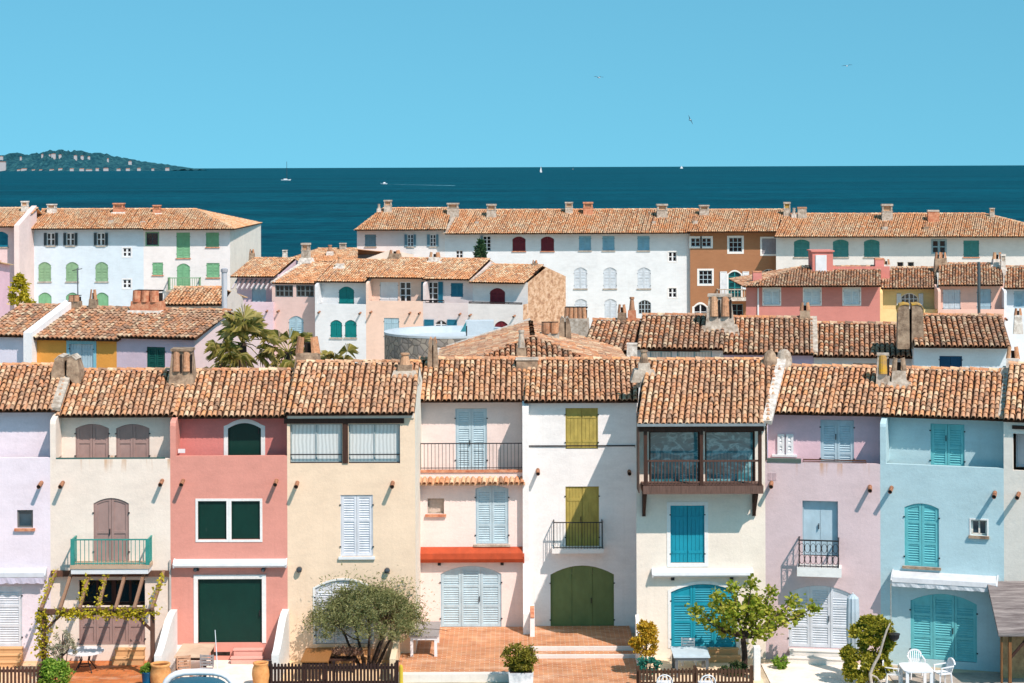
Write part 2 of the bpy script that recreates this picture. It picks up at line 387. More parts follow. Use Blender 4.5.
    def shutters(s, px0, py0, px1, py1, m, n=2, style='louver', rise=0.0, y=None, rails=(.5,), surround=None, wd=.16, sill=None, door=False, pitch=.085, deep=.07, hinges=True, label=None, st=.085):
        y = s.rec if y is None else y
        x0, x1, z0, z1, zt = s.opening(px0, py0, px1, py1, y, rise); fm = MB()
        j = .035
        fm.box(x0, x0 + j, y + deep - .05, y + deep + .07, z0, zt(x0), m); fm.box(x1 - j, x1, y + deep - .05, y + deep + .07, z0, zt(x1), m)
        fm.box(x0 + j, x1 - j, y + deep + .05, y + deep + .07, z0, min(zt(x0), z1) - .02, m)
        if surround: s.trim(fm, x0, x1, z0, z1, zt, rise, y, surround, wd, not door)
        if sill: fm.box(x0 - .07, x1 + .07, y - .09, y + .05, z0 - .09 - (wd if surround else 0), z0 - .004 - (wd if surround else 0), sill)
        if hinges:
            for f in (.16, .84):
                zz = z0 + (min(zt(x0), z1) - z0) * f
                for xx in (x0 - .035, x1 - .02): fm.box(xx, xx + .055, y - .03, y + .02, zz - .02, zz + .02, IRON)
        o = fm.build('door' if door else 'window', s.root, label); g = .012
        for i in range(n):
            a = x0 + j + (x1 - x0 - 2 * j) * i / n + g / 2; b = x0 + j + (x1 - x0 - 2 * j) * (i + 1) / n - g / 2
            lm = MB(); leaf(lm, a, b, z0 + .015, z1, y + deep, m, style, (lambda x: zt(x) - .015), rails, pitch, st)
            if door and i == n // 2 - (n == 2): lm.box(b - .06, b - .03, y + deep - .08, y + deep - .03, z0 + .95, z0 + 1.15, IRON)
            lm.build('shutter' if not door else 'door_leaf', o)
        return o
    def panes(s, px0, py0, px1, py1, m, cols=2, rows=2, rise=0.0, y=None, surround=None, wd=.14, gm=None, deep=.1, fr=.06, mun=.03, sill=None, door=False, label=None):
        y = s.rec if y is None else y
        x0, x1, z0, z1, zt = s.opening(px0, py0, px1, py1, y, rise); fm = MB(); d = y + deep
        for a, b in ((x0, x0 + fr), (x1 - fr, x1)): fm.prism([(a, z0), (b, z0), (b, zt(b)), (a, zt(a))], 'y', d - .04, d + .03, m)
        fm.box(x0 + fr, x1 - fr, d - .038, d + .03, z0, z0 + fr, m)
        n = 8 if rise else 1
        for i in range(n):
            a, b = x0 + fr + (x1 - x0 - 2 * fr) * i / n, x0 + fr + (x1 - x0 - 2 * fr) * (i + 1) / n
            fm.prism([(a, zt(a) - fr), (b, zt(b) - fr), (b, zt(b)), (a, zt(a))], 'y', d - .038, d + .03, m)
        for i in range(1, cols):
            xx = x0 + (x1 - x0) * i / cols; ww = mun * (1.8 if cols % 2 == 0 and i == cols // 2 else 1); fm.box(xx - ww / 2, xx + ww / 2, d - .034, d + .02, z0 + fr, zt(xx) - fr, m)
        for j in range(1, rows):
            zz = z0 + (z1 - z0) * j / rows; fm.box(x0 + fr, x1 - fr, d - .03, d + .016, zz - mun / 2, zz + mun / 2, m)
        if surround: s.trim(fm, x0, x1, z0, z1, zt, rise, y, surround, wd, not door)
        if sill: fm.box(x0 - .08, x1 + .08, y - .1, y + .05, z0 - .1, z0 - .004, sill)
        o = fm.build('door' if door else 'window', s.root, label)
        g = MB(); g.prism([(x0 + .01, z0 + .01), (x1 - .01, z0 + .01)] + [(x0 + .01 + (x1 - x0 - .02) * i / n, zt(x0 + (x1 - x0) * i / n) - .012) for i in range(n, -1, -1)], 'y', d + .004, d + .012, gm or GLASS)
        g.build('pane', o); return o
    def open_shutter(s, px0, py0, px1, py1, m, y=None, style='louver', rails=(.5,), pitch=.1):
        y = s.rec if y is None else y; x0, x1, z0, z1 = s.rect(px0, py0, px1, py1, y); lm = MB(); leaf(lm, x0, x1, z0, z1, y - .05, m, style, None, rails, pitch); return lm.build('shutter', s.root)
    # ---- fittings
    def spout(s, px, py, y=0.0, ln=.46, m=None):
        x, z = s.x(px, y - ln, py), s.z(py, y - ln, px); mb = MB(); mb.tube([(x, y + .1, z + .1), (x, y - ln, z)], .075, 8, m or SPOUT, False)
        mb.tube([(x, y + .08, z + .1), (x, y - ln + .02, z)], .058, 8, SOOT_HOLLOW, True); return mb.build('drain_spout', s.root)  # near-black plug paints the shade inside the hollow spout
    def block(s, name, px0, py0, px1, py1, y0, y1, m, label=None, parent=None):
        x0, x1, z0, z1 = s.rect(px0, py0, px1, py1, min(y0, y1)); mb = MB(); mb.box(x0, x1, y0, y1, z0, z1, m); return mb.build(name, parent or s.root, label)
    def awning(s, px0, py0, px1, py1, m, d=.28, valance=None, vm=None, label=None):
        x0, x1, z0, z1 = s.rect(px0, py0, px1, py1, -d); h = z1 - z0; mb = MB()
        mb.prism([(-.004, z0 + h * .25), (-d * .8, z0), (-d, z0 + h * .3), (-d * .95, z0 + h * .75), (-d * .5, z1), (-.004, z1 + h * .15)], 'x', x0, x1, m)
        for xx in (x0 - .05, x1 + .002): mb.prism([(-.004, z0 + h * .1), (-d * .9, z0 - h * .05), (-d * 1.05, z0 + h * .5), (-d * .5, z1 + h * .1), (-.004, z1 + h * .25)], 'x', xx, xx + .048, m)
        for f in (.2, .8):
            xx = x0 + (x1 - x0) * f; mb.box(xx - .06, xx + .06, -.12, -.004, z0 - .14, z0 + .06, IRON)
        o = mb.build('awning', s.root, label)
        if valance:
            v = MB(); n = max(8, int((x1 - x0) / .12)); vs = []
            for i in range(n + 1):
                xx = x0 + (x1 - x0) * i / n; zz = z0 - valance * (.75 + .25 * abs(sin(i * pi / 3))); vs += [(xx, -d * .97 + .01 * sin(i), z0 + h * .25), (xx, -d * .97 + .02 * sin(i * 1.7), zz)]
            v.mesh(vs, [(2 * i, 2 * i + 1, 2 * i + 3, 2 * i + 2) for i in range(n)], vm or m); v.build('valance', o)
        return o
    def railing(s, px0, py0, px1, py1, y, m, sp=.12, sides=None, bar=.02, mid=False, name='railing', label=None, scroll=False):
        x0, x1, z0, z1 = s.rect(px0, py0, px1, py1, y); mb = MB()
        segs = [((x0, y), (x1, y))] + ([((x0, y), (x0, sides)), ((x1, y), (x1, sides))] if sides is not None else [])
        for (a, b), (c, d) in segs:
            mb.bar((a, b, z1 - bar), (c, d, z1 - bar), bar * 2.2, bar * 2, m); mb.bar((a, b, z0 + .06), (c, d, z0 + .06), bar * 1.5, bar * 1.5, m)
            ln = math.hypot(c - a, d - b); n = max(1, round(ln / sp))
            for i in range(n + 1):
                f = i / n; mb.bar((a + (c - a) * f, b + (d - b) * f, z0), (a + (c - a) * f, b + (d - b) * f, z1 - bar * 2), bar, bar, m)
                if scroll and i < n:
                    cx, cy = a + (c - a) * (f + .5 / n), b + (d - b) * (f + .5 / n); rr = ln / n * .45; dx, dy = (c - a) / ln, (d - b) / ln
                    for zc in (.3, .7):
                        z_ = z0 + (z1 - z0) * zc; pts = [(cx + dx * rr * cos(t * pi / 5), cy + dy * rr * cos(t * pi / 5), z_ + (z1 - z0) * .17 * sin(t * pi / 5)) for t in range(11)]
                        mb.tube(pts, bar * .42, 4, m, False)
            if mid: mb.bar((a, b, (z0 + z1) / 2), (c, d, (z0 + z1) / 2), bar, bar, m)
        return mb.build(name, s.root, label)
    def lamp(s, px, py, r=.11):
        x, z = s.x(px, -.15, py), s.z(py, -.15, px); mb = MB(); mb.tube([(x, -.004, z), (x, -.07, z)], [r * .9, r * .9], 10, IRON)
        mb.lathe((x, -.12, z - r), [(.02, 0), (r * .8, r * .35), (r, r), (r * .8, r * 1.65), (.02, r * 2)], 10, glass((70, 74, 78))); return mb.build('wall_lamp', s.root)
    # ---- chimneys stand on the roof
    def chim(s, kind, px, py, wpx, hpx, m=None, m2=None, n=2, label=None, dy=None, deep=None, flash=None):
        lo, hi = s.ye - .5, s.yr
        f = lambda y: s.z(py, y, px) - (s.ze + (s.zr - s.ze) * (y - s.ye) / s.run)
        y = hi
        if f(hi) < 0:
            for _ in range(40):
                mid = (lo + hi) / 2
                if f(mid) > 0: lo = mid
                else: hi = mid
            y = (lo + hi) / 2
        if dy is not None: y = s.yr + dy
        x = s.x(px, y, py); z = s.z(py, y, px); Yw = s.O.y + s.U.y * x + s.I.y * y; sc = Yw / F; w, h = wpx * sc, hpx * sc
        m = m or MORTAR_DARK; m2 = m2 or CLAY; mb = MB(); d = deep or min(w * .85, .95); zb = z - .55
        if flash: mb.frustum(x, y + .1, z - .35, z + .10, w + .5, d + .55, w + .2, d + .25, flash)
        if kind == 'stack':                                 # block with a slab held up by corner bricks
            mb.frustum(x, y, zb, z + h * .52, w * 1.04, d * 1.04, w * .92, d * .92, m)
            mb.box(x - w * .5, x + w * .5, y - d * .5, y + d * .5, z + h * .52, z + h * .57, m)
            mb.box(x - w * .3, x + w * .3, y - d * .3, y + d * .3, z + h * .57, z + h * .88, SOOT_HOLLOW if m2 is None else m2)
            for i in (-1, 1):
                for j in (-1, 1): mb.box(x + i * w * .45, x + i * w * .32, y + j * d * .45, y + j * d * .3, z + h * .57, z + h * .88, m)
            mb.box(x - w * .52, x + w * .52, y - d * .54, y + d * .54, z + h * .88, z + h, m)
        elif kind == 'block':
            mb.frustum(x, y, zb, z + h * .86, w * 1.02, d, w * .95, d * .95, m); mb.frustum(x, y, z + h * .86, z + h, w * 1.06, d * 1.06, w * 1.02, d, m2)
        elif kind == 'twin':                                # two half-barrel tiles leaning together on a tapered base
            mb.frustum(x, y, zb, z + h * .5, w * 1.05, d * 1.05, w * .78, d * .8, m)
            ht = h * .52; r = w * .21
            for i in (-1, 1):
                mb.shell((x + i * w * .25, y - d * .05, z + h * .46), (-i * .1, 0, 1), (i * .8, -.45, .1), r, ht, m2, 6, r * .8)
            mb.box(x - w * .12, x + w * .12, y - .02, y + d * .25, z + h * .5, z + h * .8, SOOT_HOLLOW)
        elif kind == 'slots':                               # tall tapered body, upright tiles set into its head, mortar cap
            mb.frustum(x, y, zb, z + h * .93, w * 1.04, d * 1.05, w * .72, d * .7, m)
            for i in range(n):
                xx = x + (i - (n - 1) / 2) * w * .74 / n; mb.shell((xx, y - d * .40, z + h * .34), (0, .16, 1), (0, -1, .1), w * .72 / n * .40, h * .60, m2, 6)
                mb.box(xx + w * .3 / n, xx + w * .42 / n, y - d * .47, y - d * .3, z + h * .3, z + h * .84, SOOT_HOLLOW)
            mb.box(x - w * .4, x + w * .4, y - d * .44, y + d * .4, z + h * .93, z + h, m)
        elif kind == 'row':                                 # a row of upright tiles on a wide base
            mb.frustum(x, y, zb, z + h * .5, w * 1.1, d * .9, w, d * .75, m)
            for i in range(n):
                xx = x + (i - (n - 1) / 2) * w * .96 / n; mb.shell((xx, y - d * .22, z + h * .46), (-(i - (n - 1) / 2) * .04, .06, 1), (0, -1, .1), w * .48 / n, h * .52, m2, 6)
            mb.box(x - w * .44, x + w * .44, y - d * .05, y + d * .3, z + h * .5, z + h * .86, SOOT_HOLLOW); mb.box(x - w * .46, x + w * .46, y - d * .1, y + d * .34, z + h * .94, z + h, SOOT_HOLLOW)
        elif kind == 'pot':                                 # small base with one tapering pot
            mb.frustum(x, y, zb, z + h * .42, w * 1.05, d * 1.05, w * .8, d * .8, m)
            mb.lathe((x, y, z + h * .4), [(w * .34, 0), (w * .26, h * .3), (w * .2, h * .5), (w * .27, h * .52), (w * .27, h * .6), (.02, h * .6)], 10, m2)
        elif kind == 'hood':                                # two curved slabs back to back, open at the sides
            for i in (-1, 1):
                pts = [(x + i * w * .04, z + h * .05), (x + i * w * .5, zb), (x + i * w * .47, z + h * .3), (x + i * w * .36, z + h * .8), (x + i * w * .22, z + h), (x + i * w * .06, z + h * .93)]
                mb.prism(pts if i > 0 else pts[::-1], 'y', y - d / 2, y + d / 2, m)
                mb.prism([(x + i * w * .06, z + h * .935), (x + i * w * .22, z + h * 1.005), (x + i * w * .36, z + h * .81), (x + i * w * .385, z + h * .83), (x + i * w * .23, z + h * 1.045), (x + i * w * .055, z + h * .975)], 'y', y - d * .52, y + d * .52, m2)
            mb.box(x - w * .04, x + w * .04, y - d * .3, y + d * .4, zb, z + h * .75, SOOT_HOLLOW)
        elif kind == 'slabs':                               # two upright slabs with lichen-grown heads
            for i in (-1, 1):
                out = [(x + i * w * .035, zb), (x + i * w * .5, zb), (x + i * w * .47, z + h * .84), (x + i * w * .4, z + h * .93), (x + i * w * .25, z + h * .97), (x + i * w * .05, z + h * .95)]
                mb.prism(out if i > 0 else out[::-1], 'y', y - d / 2, y + d / 2, m)
                mb.prism([(x + i * w * .045, z + h * .955), (x + i * w * .25, z + h * .975), (x + i * w * .405, z + h * .935), (x + i * w * .475, z + h * .845), (x + i * w * .485, z + h * .72), (x + i * w * .5, z + h * .85), (x + i * w * .41, z + h * .97), (x + i * w * .25, z + h * 1.01), (x + i * w * .045, z + h * .99)], 'y', y - d * .53, y + d * .52, m2)
            mb.box(x - w * .03, x + w * .03, y - d * .2, y + d * .4, zb, z + h * .8, SOOT_HOLLOW)
        elif kind == 'mound':
            mb.lathe((x, y, zb), [(w * .52, 0), (w * .5, .55 + h * .35), (w * .4, .55 + h * .75), (w * .22, .55 + h * .96), (.02, .55 + h)], 12, m, 1, d / w)
        mb.build('chimney', s.roofo, label); return s
    # ---- walls last, when every opening is known
    def facade(s, mb, x0, x1, z0, z1, y, holes, m, deep=.12, sh=0.0):
        hs = [(max(a, x0), min(b, x1), max(c, z0), min(d, z1), r) for a, b, c, d, r in holes if b > x0 and a < x1 and d > z0 and c < z1]
        xs = sorted({x0, x1, *[h[0] for h in hs], *[h[1] for h in hs]}); zs = sorted({z0, z1, *[h[2] for h in hs], *[h[3] for h in hs]})
        for i in range(len(xs) - 1):
            for j in range(len(zs) - 1):
                a, b, c, d = xs[i], xs[i + 1], zs[j], zs[j + 1]
                if b - a < 1e-5 or d - c < 1e-5: continue
                mx, mz = (a + b) / 2, (c + d) / 2
                if any(h[0] < mx < h[1] and h[2] < mz < h[3] for h in hs): continue
                mb.poly([(a, y, c), (b, y, c), (b, y, d), (a, y, d)], m)
        for a, b, c, d, r in hs:
            xc, hw = (a + b) / 2, (b - a) / 2; n = 10 if r else 1; zt = lambda x: d - r * ((x - xc) / hw) ** 2
            for i in range(n):
                p, q = a + (b - a) * i / n, a + (b - a) * (i + 1) / n
                mb.poly([(p, y, zt(p)), (q, y, zt(q)), (q, y + deep, zt(q)), (p, y + deep, zt(p))], m)
                if r: mb.poly([(p, y, zt(p)), (q, y, zt(q)), (q, y, d), (p, y, d)], m)
            mb.poly([(a, y, c), (b, y, c), (b, y + deep, c), (a, y + deep, c)], m)
            mb.poly([(a, y, c), (a, y + deep, c), (a, y + deep, zt(a)), (a, y, zt(a))], m); mb.poly([(b, y, c), (b, y + deep, c), (b, y + deep, zt(b)), (b, y, zt(b))], m)
    def finish(s, sideR=None, sideL=None):
        mb = s.extra; k = s.k; w = s.w; yb = s.yb; zb = s.ze - .02; zr = s.zr - .12
        if s.zpar is not None:
            s.facade(mb, 0, w, 0, s.zpar, 0.0, s.holes['low'], s.mat)
            um = s.upmat or s.mat; zf = s.zpar - .75
            s.facade(mb, k * s.rec - .02, w + k * s.rec + .02, zf, s.zu(s.rec), s.rec, s.holes['up'], um)
            mb.poly([(0, 0, s.zpar), (w, 0, s.zpar), (w, .16, s.zpar + .004), (0, .16, s.zpar + .004)], s.mat); mb.poly([(0, .16, zf), (w, .16, zf), (w, .16, s.zpar), (0, .16, s.zpar)], s.mat)
            mb.poly([(0, .1, zf), (w, .1, zf), (w + k * s.rec, s.rec, zf), (k * s.rec, s.rec, zf)], MORTAR)
        else: s.facade(mb, 0, w, 0, s.zu(0) if not (s.hipL_ or s.hipR_) else s.ze - .03, 0.0, s.holes['low'], s.mat)
        for side, xx in (('L', .008), ('R', w - .008)):
            if (side == 'L' and s.hipL_) or (side == 'R' and s.hipR_): pts = [(.004, 0), (yb, 0), (yb, zb), (.004, zb)]
            elif s.zpar is not None: pts = [(.004, 0), (yb, 0), (yb, zb), (s.yr, zr), (s.rec, s.zu(s.rec)), (s.rec, s.zpar), (.004, s.zpar)]
            else: pts = [(.004, 0), (yb, 0), (yb, zb), (s.yr, zr), (.004, s.zu(0))]
            mm = (sideR if side == 'R' else sideL) or s.mat
            mb.poly([(xx + k * y, y, z) for y, z in pts], mm)
        mb.poly([(k * yb, yb, 0), (w + k * yb, yb, 0), (w + k * yb, yb, zb), (k * yb, yb, zb)], s.mat)
        s.wallo = mb.build('wall', s.root); return s
    hipL_ = hipR_ = False
# ================================================================== the front row on the quay
G = 'houses of the front row'
GREEN_DK = paint((6, 58, 48), .5); OLIVE = paint((206, 184, 96), .7, .2); GREEN = paint((124, 142, 88), .6); BROWN = paint((184, 152, 144), .65)
LBLUE = paint((206, 230, 240)); WSHUT = paint((242, 244, 250)); TURQ = paint((122, 214, 220)); BLUEDOOR = paint((30, 166, 190)); PALEBLUE = paint((200, 226, 238)); REDF = paint((128, 40, 54)); MINT = paint((136, 196, 150)); SAGE = paint((150, 190, 150))
STEPW = stucco((240, 234, 226), None, 1.0); STEP_OR = stucco((226, 178, 128), None, 1.2)
def steps(h, px0, px1, zs, depth, m, name='step'):
    """a short flight in front of a door: heights of the treads from the top down"""
    x0, x1 = h.x(px0, 0, 650), h.x(px1, 0, 650); mb = MB(); y = -.004
    for k, z in enumerate(zs):
        mb.box(x0 - .05 * k, x1 + .05 * k, y - depth, y, .002, z, m); mb.box(x0 - .03 - .05 * k, x1 + .03 + .05 * k, y - depth - .03, y - .001, z + .001, z + .03, m); y -= depth + .031
    return mb.build('step', h.root)

# lilac house at the end
h = House('townhouse', 'pale lilac house with white louvred door and white rolled awning', -62, 70, 50, 70, stucco((248, 234, 242)))
h.roof(.45, 3.6, 411, 366, eL=-62, eR=55, rL=-45, rR=70, vergeR=MORTAR)
h.loggia(.95, 458); h.chim('hood', 68, 375, 29, 20, MORTAR_DARK, MORTAR, label='broad grey chimney of two curved mortar slabs')
h.spout(38.5, 487); h.spout(-50, 487)
h.panes(17, 510, 33, 528, paint((120, 120, 118)), 1, 1, y=0, sill=BRICKY)
h.shutters(-28, 586, 22, 647, WSHUT, 2, y=0, rails=(.34, .67), door=True)
h.awning(-35, 571, 44, 580, paint((226, 228, 234)), .3, .15, paint((226, 218, 236)))
steps(h, -34, 23, (.52, .36, .19), .3, STEP_OR); h.finish()
# cream house with brown shutters
h = House('townhouse', 'cream house with brown arched shutters and small green iron balcony', 50, 70, 170, 70, stucco((248, 230, 216)))
h.mat = stucco((252, 235, 220), round(h.z(459), 2))
h.roof(.45, 3.6, 416, 371, eL=55, eR=172, rL=70, rR=184); h.loggia(.95, 459)
h.wing('L', 420); h.chim('slots', 183, 382, 27, 34, MORTAR_DARK, CLAY, 2, 'tall chimney with two upright orange tiles')
for a in (75.5, 116): h.shutters(a, 424, a + 33.5, 461, BROWN, 2, 'panel', .16, rails=(.5,), hinges=True)
h.railing(56, 457.5, 165, 460.5, .02, paint((60, 110, 104), .6), 3.0, bar=.022, name='parapet_rail')
h.spout(60, 487); h.spout(160, 485)
h.shutters(93.5, 498, 129, 561, BROWN, 2, 'panel', .2, y=0, rails=(.45,), door=True)
h.shutters(79, 607, 145, 645, BROWN, 4, 'panel', .0, y=0, rails=(.5,), door=True); h.panes(79, 580, 145, 606, wood((70, 46, 40), .7, 1), 4, 1, y=0, gm=GLASS_DARK, deep=.35, mun=.09)  # dark panes added above the door carry the deep shade under the balcony
b = h.block('balcony', 70, 565, 149, 569, -.75, -.004, stucco((206, 178, 152), None, 1.5))
h.block('balcony_underside', 71, 569, 148, 574, -.72, -.006, WHITE)
TG = paint((70, 168, 156), .6, .2); h.railing(72, 539, 148, 565, -.72, TG, .15, sides=-.01, bar=.022)
for px in (72.5, 147.5): h.block('rail_panel', px - 2, 539, px + 2, 565, -.75, -.73, TG)
h.block('downpipe', 169.3, 560, 171, 630, -.09, -.01, paint((214, 206, 200)))
steps(h, 117, 145, (.47, .24), .32, STEP_OR); h.finish()
# red house
h = House('townhouse', 'brick red house with dark green shutters and big white-framed green door', 170, 70, 287, 70, stucco((234, 160, 144)))
h.upmat = stucco((226, 140, 132))
h.roof(.45, 3.6, 417, 371, eL=172, eR=286, rL=184, rR=297); h.loggia(.95, 456, h.upmat)
h.wing('L', 422); h.chim('twin', 308, 369, 28, 33, MORTAR_DARK, CLAY, label='chimney of two leaning brown tiles on a white base')
h.shutters(228, 423, 261, 460, GREEN_DK, 1, 'plain', .2, surround=WHITE_TRIM, wd=.15, door=True, hinges=False)
h.spout(181, 485); h.spout(275, 485)
h.shutters(198, 501, 226.5, 539.5, GREEN_DK, 1, 'plain', y=0, surround=WHITE_TRIM, wd=.087, hinges=False); h.shutters(231.5, 501, 260, 539.5, GREEN_DK, 1, 'plain', y=0, surround=WHITE_TRIM, wd=.087, hinges=False)
h.awning(174, 561.5, 285, 568, WHITE, .3); h.lamp(195, 570, .08); h.lamp(263, 570, .08)
h.shutters(198, 579, 262, 643, GREEN_DK, 1, 'plain', y=0, surround=WHITE_TRIM, wd=.15, door=True, hinges=False, deep=.1)
h.block('terrace_plate', 178, 449, 185, 453, .3, .34, WHITE); h.block('vent', 211, 652, 230, 655.5, -.012, -.002, SOOT_HOLLOW)
h.block('plinth', 171, 645, 196, 661, -.03, -.003, WHITE_TRIM)
steps(h, 235, 263, (.44, .23), .3, stucco((240, 180, 166))); h.finish()
# peach house with the glazed loggia
h = House('townhouse', 'peach house with curtained glass loggia under a dark timber beam', 287, 70, 415, 70, stucco((255, 226, 196)))
h.roof(-.25, 3.9, 414, 363, eL=285, eR=412.5, rL=297, rR=420)
for a, b_ in ((290, 342), (348.5, 400)):
    h.panes(a, 424, b_, 463.5, paint((176, 190, 192)), 2, 1, y=0, gm=CURTAIN, fr=.05, mun=.025, deep=.2)
    h.railing(a, 454, b_, 464, .06, IRON, 5, bar=.018, name='loggia_rail')
h.block('timber_beam', 284, 418.5, 404, 423.6, -.06, .2, DARKWOOD); h.block('timber_post', 342.5, 423.6, 348, 463.5, -.04, .12, DARKWOOD)
h.block('lintel_band', 288, 413.6, 414, 418.3, -.05, -.003, stucco((236, 226, 214)))
h.chim('pot', 405, 373, 17, 20, MORTAR_DARK, CLAY, label='squat chimney with one round clay pot', flash=MORTAR)
h.spout(296, 487); h.spout(392, 487)
h.shutters(340.5, 495, 373, 556.5, WSHUT, 2, y=0, rails=(.58,), sill=WHITE)
h.lamp(299, 570); h.lamp(387, 571)
h.shutters(315, 580, 372, 644, WSHUT, 3, rise=.3, y=0, rails=(.34, .67), door=True, surround=WHITE_TRIM, wd=.07)
steps(h, 318, 370, (.45, .23), .3, STEP_OR); h.finish(sideR=stucco((255, 248, 232)))  # side wall colour lightened to carry its sunlit brightness
# pink house set back
h = House('townhouse', 'pale pink house set back with white balcony door and orange awning', 415.5, 74, 525, 74, stucco((253, 232, 224)))
h.roof(.42, 3.5, 401, 359.5, eL=414, eR=526, rL=419, rR=527); h.loggia(1.0, 470.5)
h.chim('hood', 433, 368, 11, 30, MORTAR_DARK, CLAY, label='slim chimney of two leaning clay tiles'); h.chim('block', 527, 367, 22, 9, MORTAR_DARK, MORTAR, label='low square chimney stump')
h.shutters(455.5, 408.5, 487, 470, LBLUE, 2, rails=(.32, .68), door=True)
h.railing(417, 443, 522, 469.5, .05, IRON, .135, bar=.018, name='balcony_railing'); h.block('balcony_edge', 417, 470.2, 523, 472.5, -.05, .14, BRICKY)
x0, x1, z0, z1 = h.rect(416.5, 480, 525, 484, -.4); mb = MB(); tiles(mb, (x0, -.42, z0), (1, 0, 0), (0, .42, .16), [(0, 0), (x1 - x0, 0), (x1 - x0, .44), (0, .44)], T_FRONT, .2, .4); mb.prism([(-.42, z0 - .05), (-.004, z0 - .05), (-.004, z0 + .16), (-.42, z0 + .005)], 'x', x0, x1, CLAY); mb.build('tile_canopy', h.root)
h.panes(427.5, 498.5, 444, 514, MORTAR, 1, 1, y=0, gm=mottled('blind', (176, 160, 146), (206, 190, 176)), sill=BRICKY, deep=.2)
h.shutters(475.5, 485.5, 508.5, 544, LBLUE, 2, rise=.12, y=0, rails=(.32, .68), sill=MORTAR)
h.awning(418, 550.5, 523, 563, paint((222, 96, 56), .7, .15, .65), .36)
h.shutters(440.5, 566, 501.5, 627, LBLUE, 3, rise=.3, y=0, rails=(.34, .67), door=True)
h.finish()
# white house set back, with the buttress against the pink one
h = House('townhouse', 'white house with olive shutters and big arched green double door', 525, 74, 637, 74, stucco((254, 251, 248)))
h.roof(-.32, 4.2, 401.5, 360, eL=524, eR=638, rL=527, rR=640)
w0 = h.z(405, -.3); h.extra.prism([(-.30, 2.6), (.9, 2.6), (.9, w0 + .1), (-.15, w0 + .05), (-.27, w0 - .05), (-.30, w0 - .25)], 'x', -.1, .14, h.mat)
h.extra.prism([(.2, .25), (-1.25, .25), (-1.22, 1.0), (-.98, 1.55), (-.6, 2.15), (-.38, 2.5), (-.302, 2.75), (.2, 2.75)], 'x', -.101, .145, h.mat)
h.extra.prism([(-.5, .252), (-1.7, .252), (-1.7, .95), (-1.25, 1.1), (-.5, 1.2)], 'x', .15, .32, h.mat); h.extra.prism([(-.8, 1.215), (-1.72, 1.0), (-1.72, .97), (-.8, 1.18)], 'x', .16, .31, BRICKY)
h.shutters(565.5, 408, 598, 449, OLIVE, 2, 'plank', y=0); h.shutters(565.5, 486.5, 599, 547, OLIVE, 2, 'plank', y=0, door=True)
h.railing(527, 445.2, 635, 447.8, -.03, IRON, 2.2, bar=.012, name='wall_cable')
h.spout(538, 474); h.spout(629.5, 474, ln=.2); h.railing(554, 522, 602.5, 549, -.55, IRON, .115, sides=-.01, bar=.017)
h.block('balcony', 552, 549, 604, 553.5, -.6, -.004, WHITE_TRIM)
h.shutters(550.5, 565.5, 614, 628.5, GREEN, 3, 'plain', .34, y=0, door=True, hinges=True); h.finish()
# cream house with the timber balcony
h = House('townhouse', 'cream house with dark timber balcony and arched turquoise door', 636, 70, 765, 70, stucco((253, 240, 224)))
h.roof(-1.15, 5.1, 424.5, 360.5, eL=637, eR=767, rL=647, rR=782, vergeR=MORTAR_WHITE, row=.33)
h.chim('pot', 644, 372, 14, 22, MORTAR, MORTAR_DARK, label='narrow grey chimney with a thin pipe', flash=MORTAR); h.chim('mound', 770, 366, 14, 16, MORTAR_DARK, label='rounded mortar chimney lump'); 
TG_ = NT('glazing_painted_reflection'); TG_n = TG_.n('ShaderNodeTexNoise'); TG_c = TG_.n('ShaderNodeTexCoord'); TG_m = TG_.n('ShaderNodeMapping'); TG_m.inputs['Scale'].default_value = (1, 1, 1.7); TG_m.inputs['Rotation'].default_value = (0, .5, 0); TG_.l(TG_c.outputs['Object'], TG_m.inputs[0]); TG_.l(TG_m.outputs[0], TG_n.inputs['Vector']); TG_n.inputs['Scale'].default_value = 2.2; TG_n.inputs['Detail'].default_value = 4; TG_n.inputs['Distortion'].default_value = 1.6
TGL = TG_.base(TG_.ramp(TG_n.outputs['Fac'], [(.3, lin((40, 96, 108))), (.52, lin((66, 128, 138))), (.62, lin((136, 182, 188))), (.72, lin((74, 136, 146)))]), .08, .6)  # pale swirls painted into the pane colour as water reflections
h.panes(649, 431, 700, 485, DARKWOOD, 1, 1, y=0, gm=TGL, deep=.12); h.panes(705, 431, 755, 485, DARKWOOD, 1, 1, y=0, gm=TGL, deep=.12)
bm_ = MB(); x0, x1, z0, z1 = h.rect(643, 486, 763.5, 494, -1.05); WD = wood((116, 90, 80), .8, .9)
bm_.box(x0, x1, -1.05, -.004, z0, z1, WD)
for px in (645.5, 757): x = h.x(px, -.9, 500); bm_.bar((x, -.05, z0 - .85), (x, -.85, z0 - .02), .1, .12, DARKWOOD); bm_.box(x - .06, x + .06, -.1, -.004, z0 - .95, z0 - .02, DARKWOOD)
bo = bm_.build('balcony', h.root)
for px in (645.5, 701.5, 760): x = h.x(px, -1.0, 460); mb = MB(); mb.box(x - .06, x + .06, -1.03, -.91, z1 + .002, h.z(428, -1.0), DARKWOOD); mb.build('balcony_post', h.root)
x = h.x(643.5, -.5, 460); mb = MB(); x = .02; mb.prism([(-1.02, z1 - .25), (-.004, z1 - .25), (-.004, h.zu(0) + .03), (-1.12, h.zu(-1.12) + .03)], 'x', x, x + .03, wood((108, 84, 74), .8, .9)); mb.build('side_screen', h.root)
h.block('header_beam', 638, 426.8, 764, 431.5, -1.04, -.9, DARKWOOD); h.block('gutter', 637, 423.8, 766, 426.4, -1.25, -1.06, paint((150, 160, 164), .5))
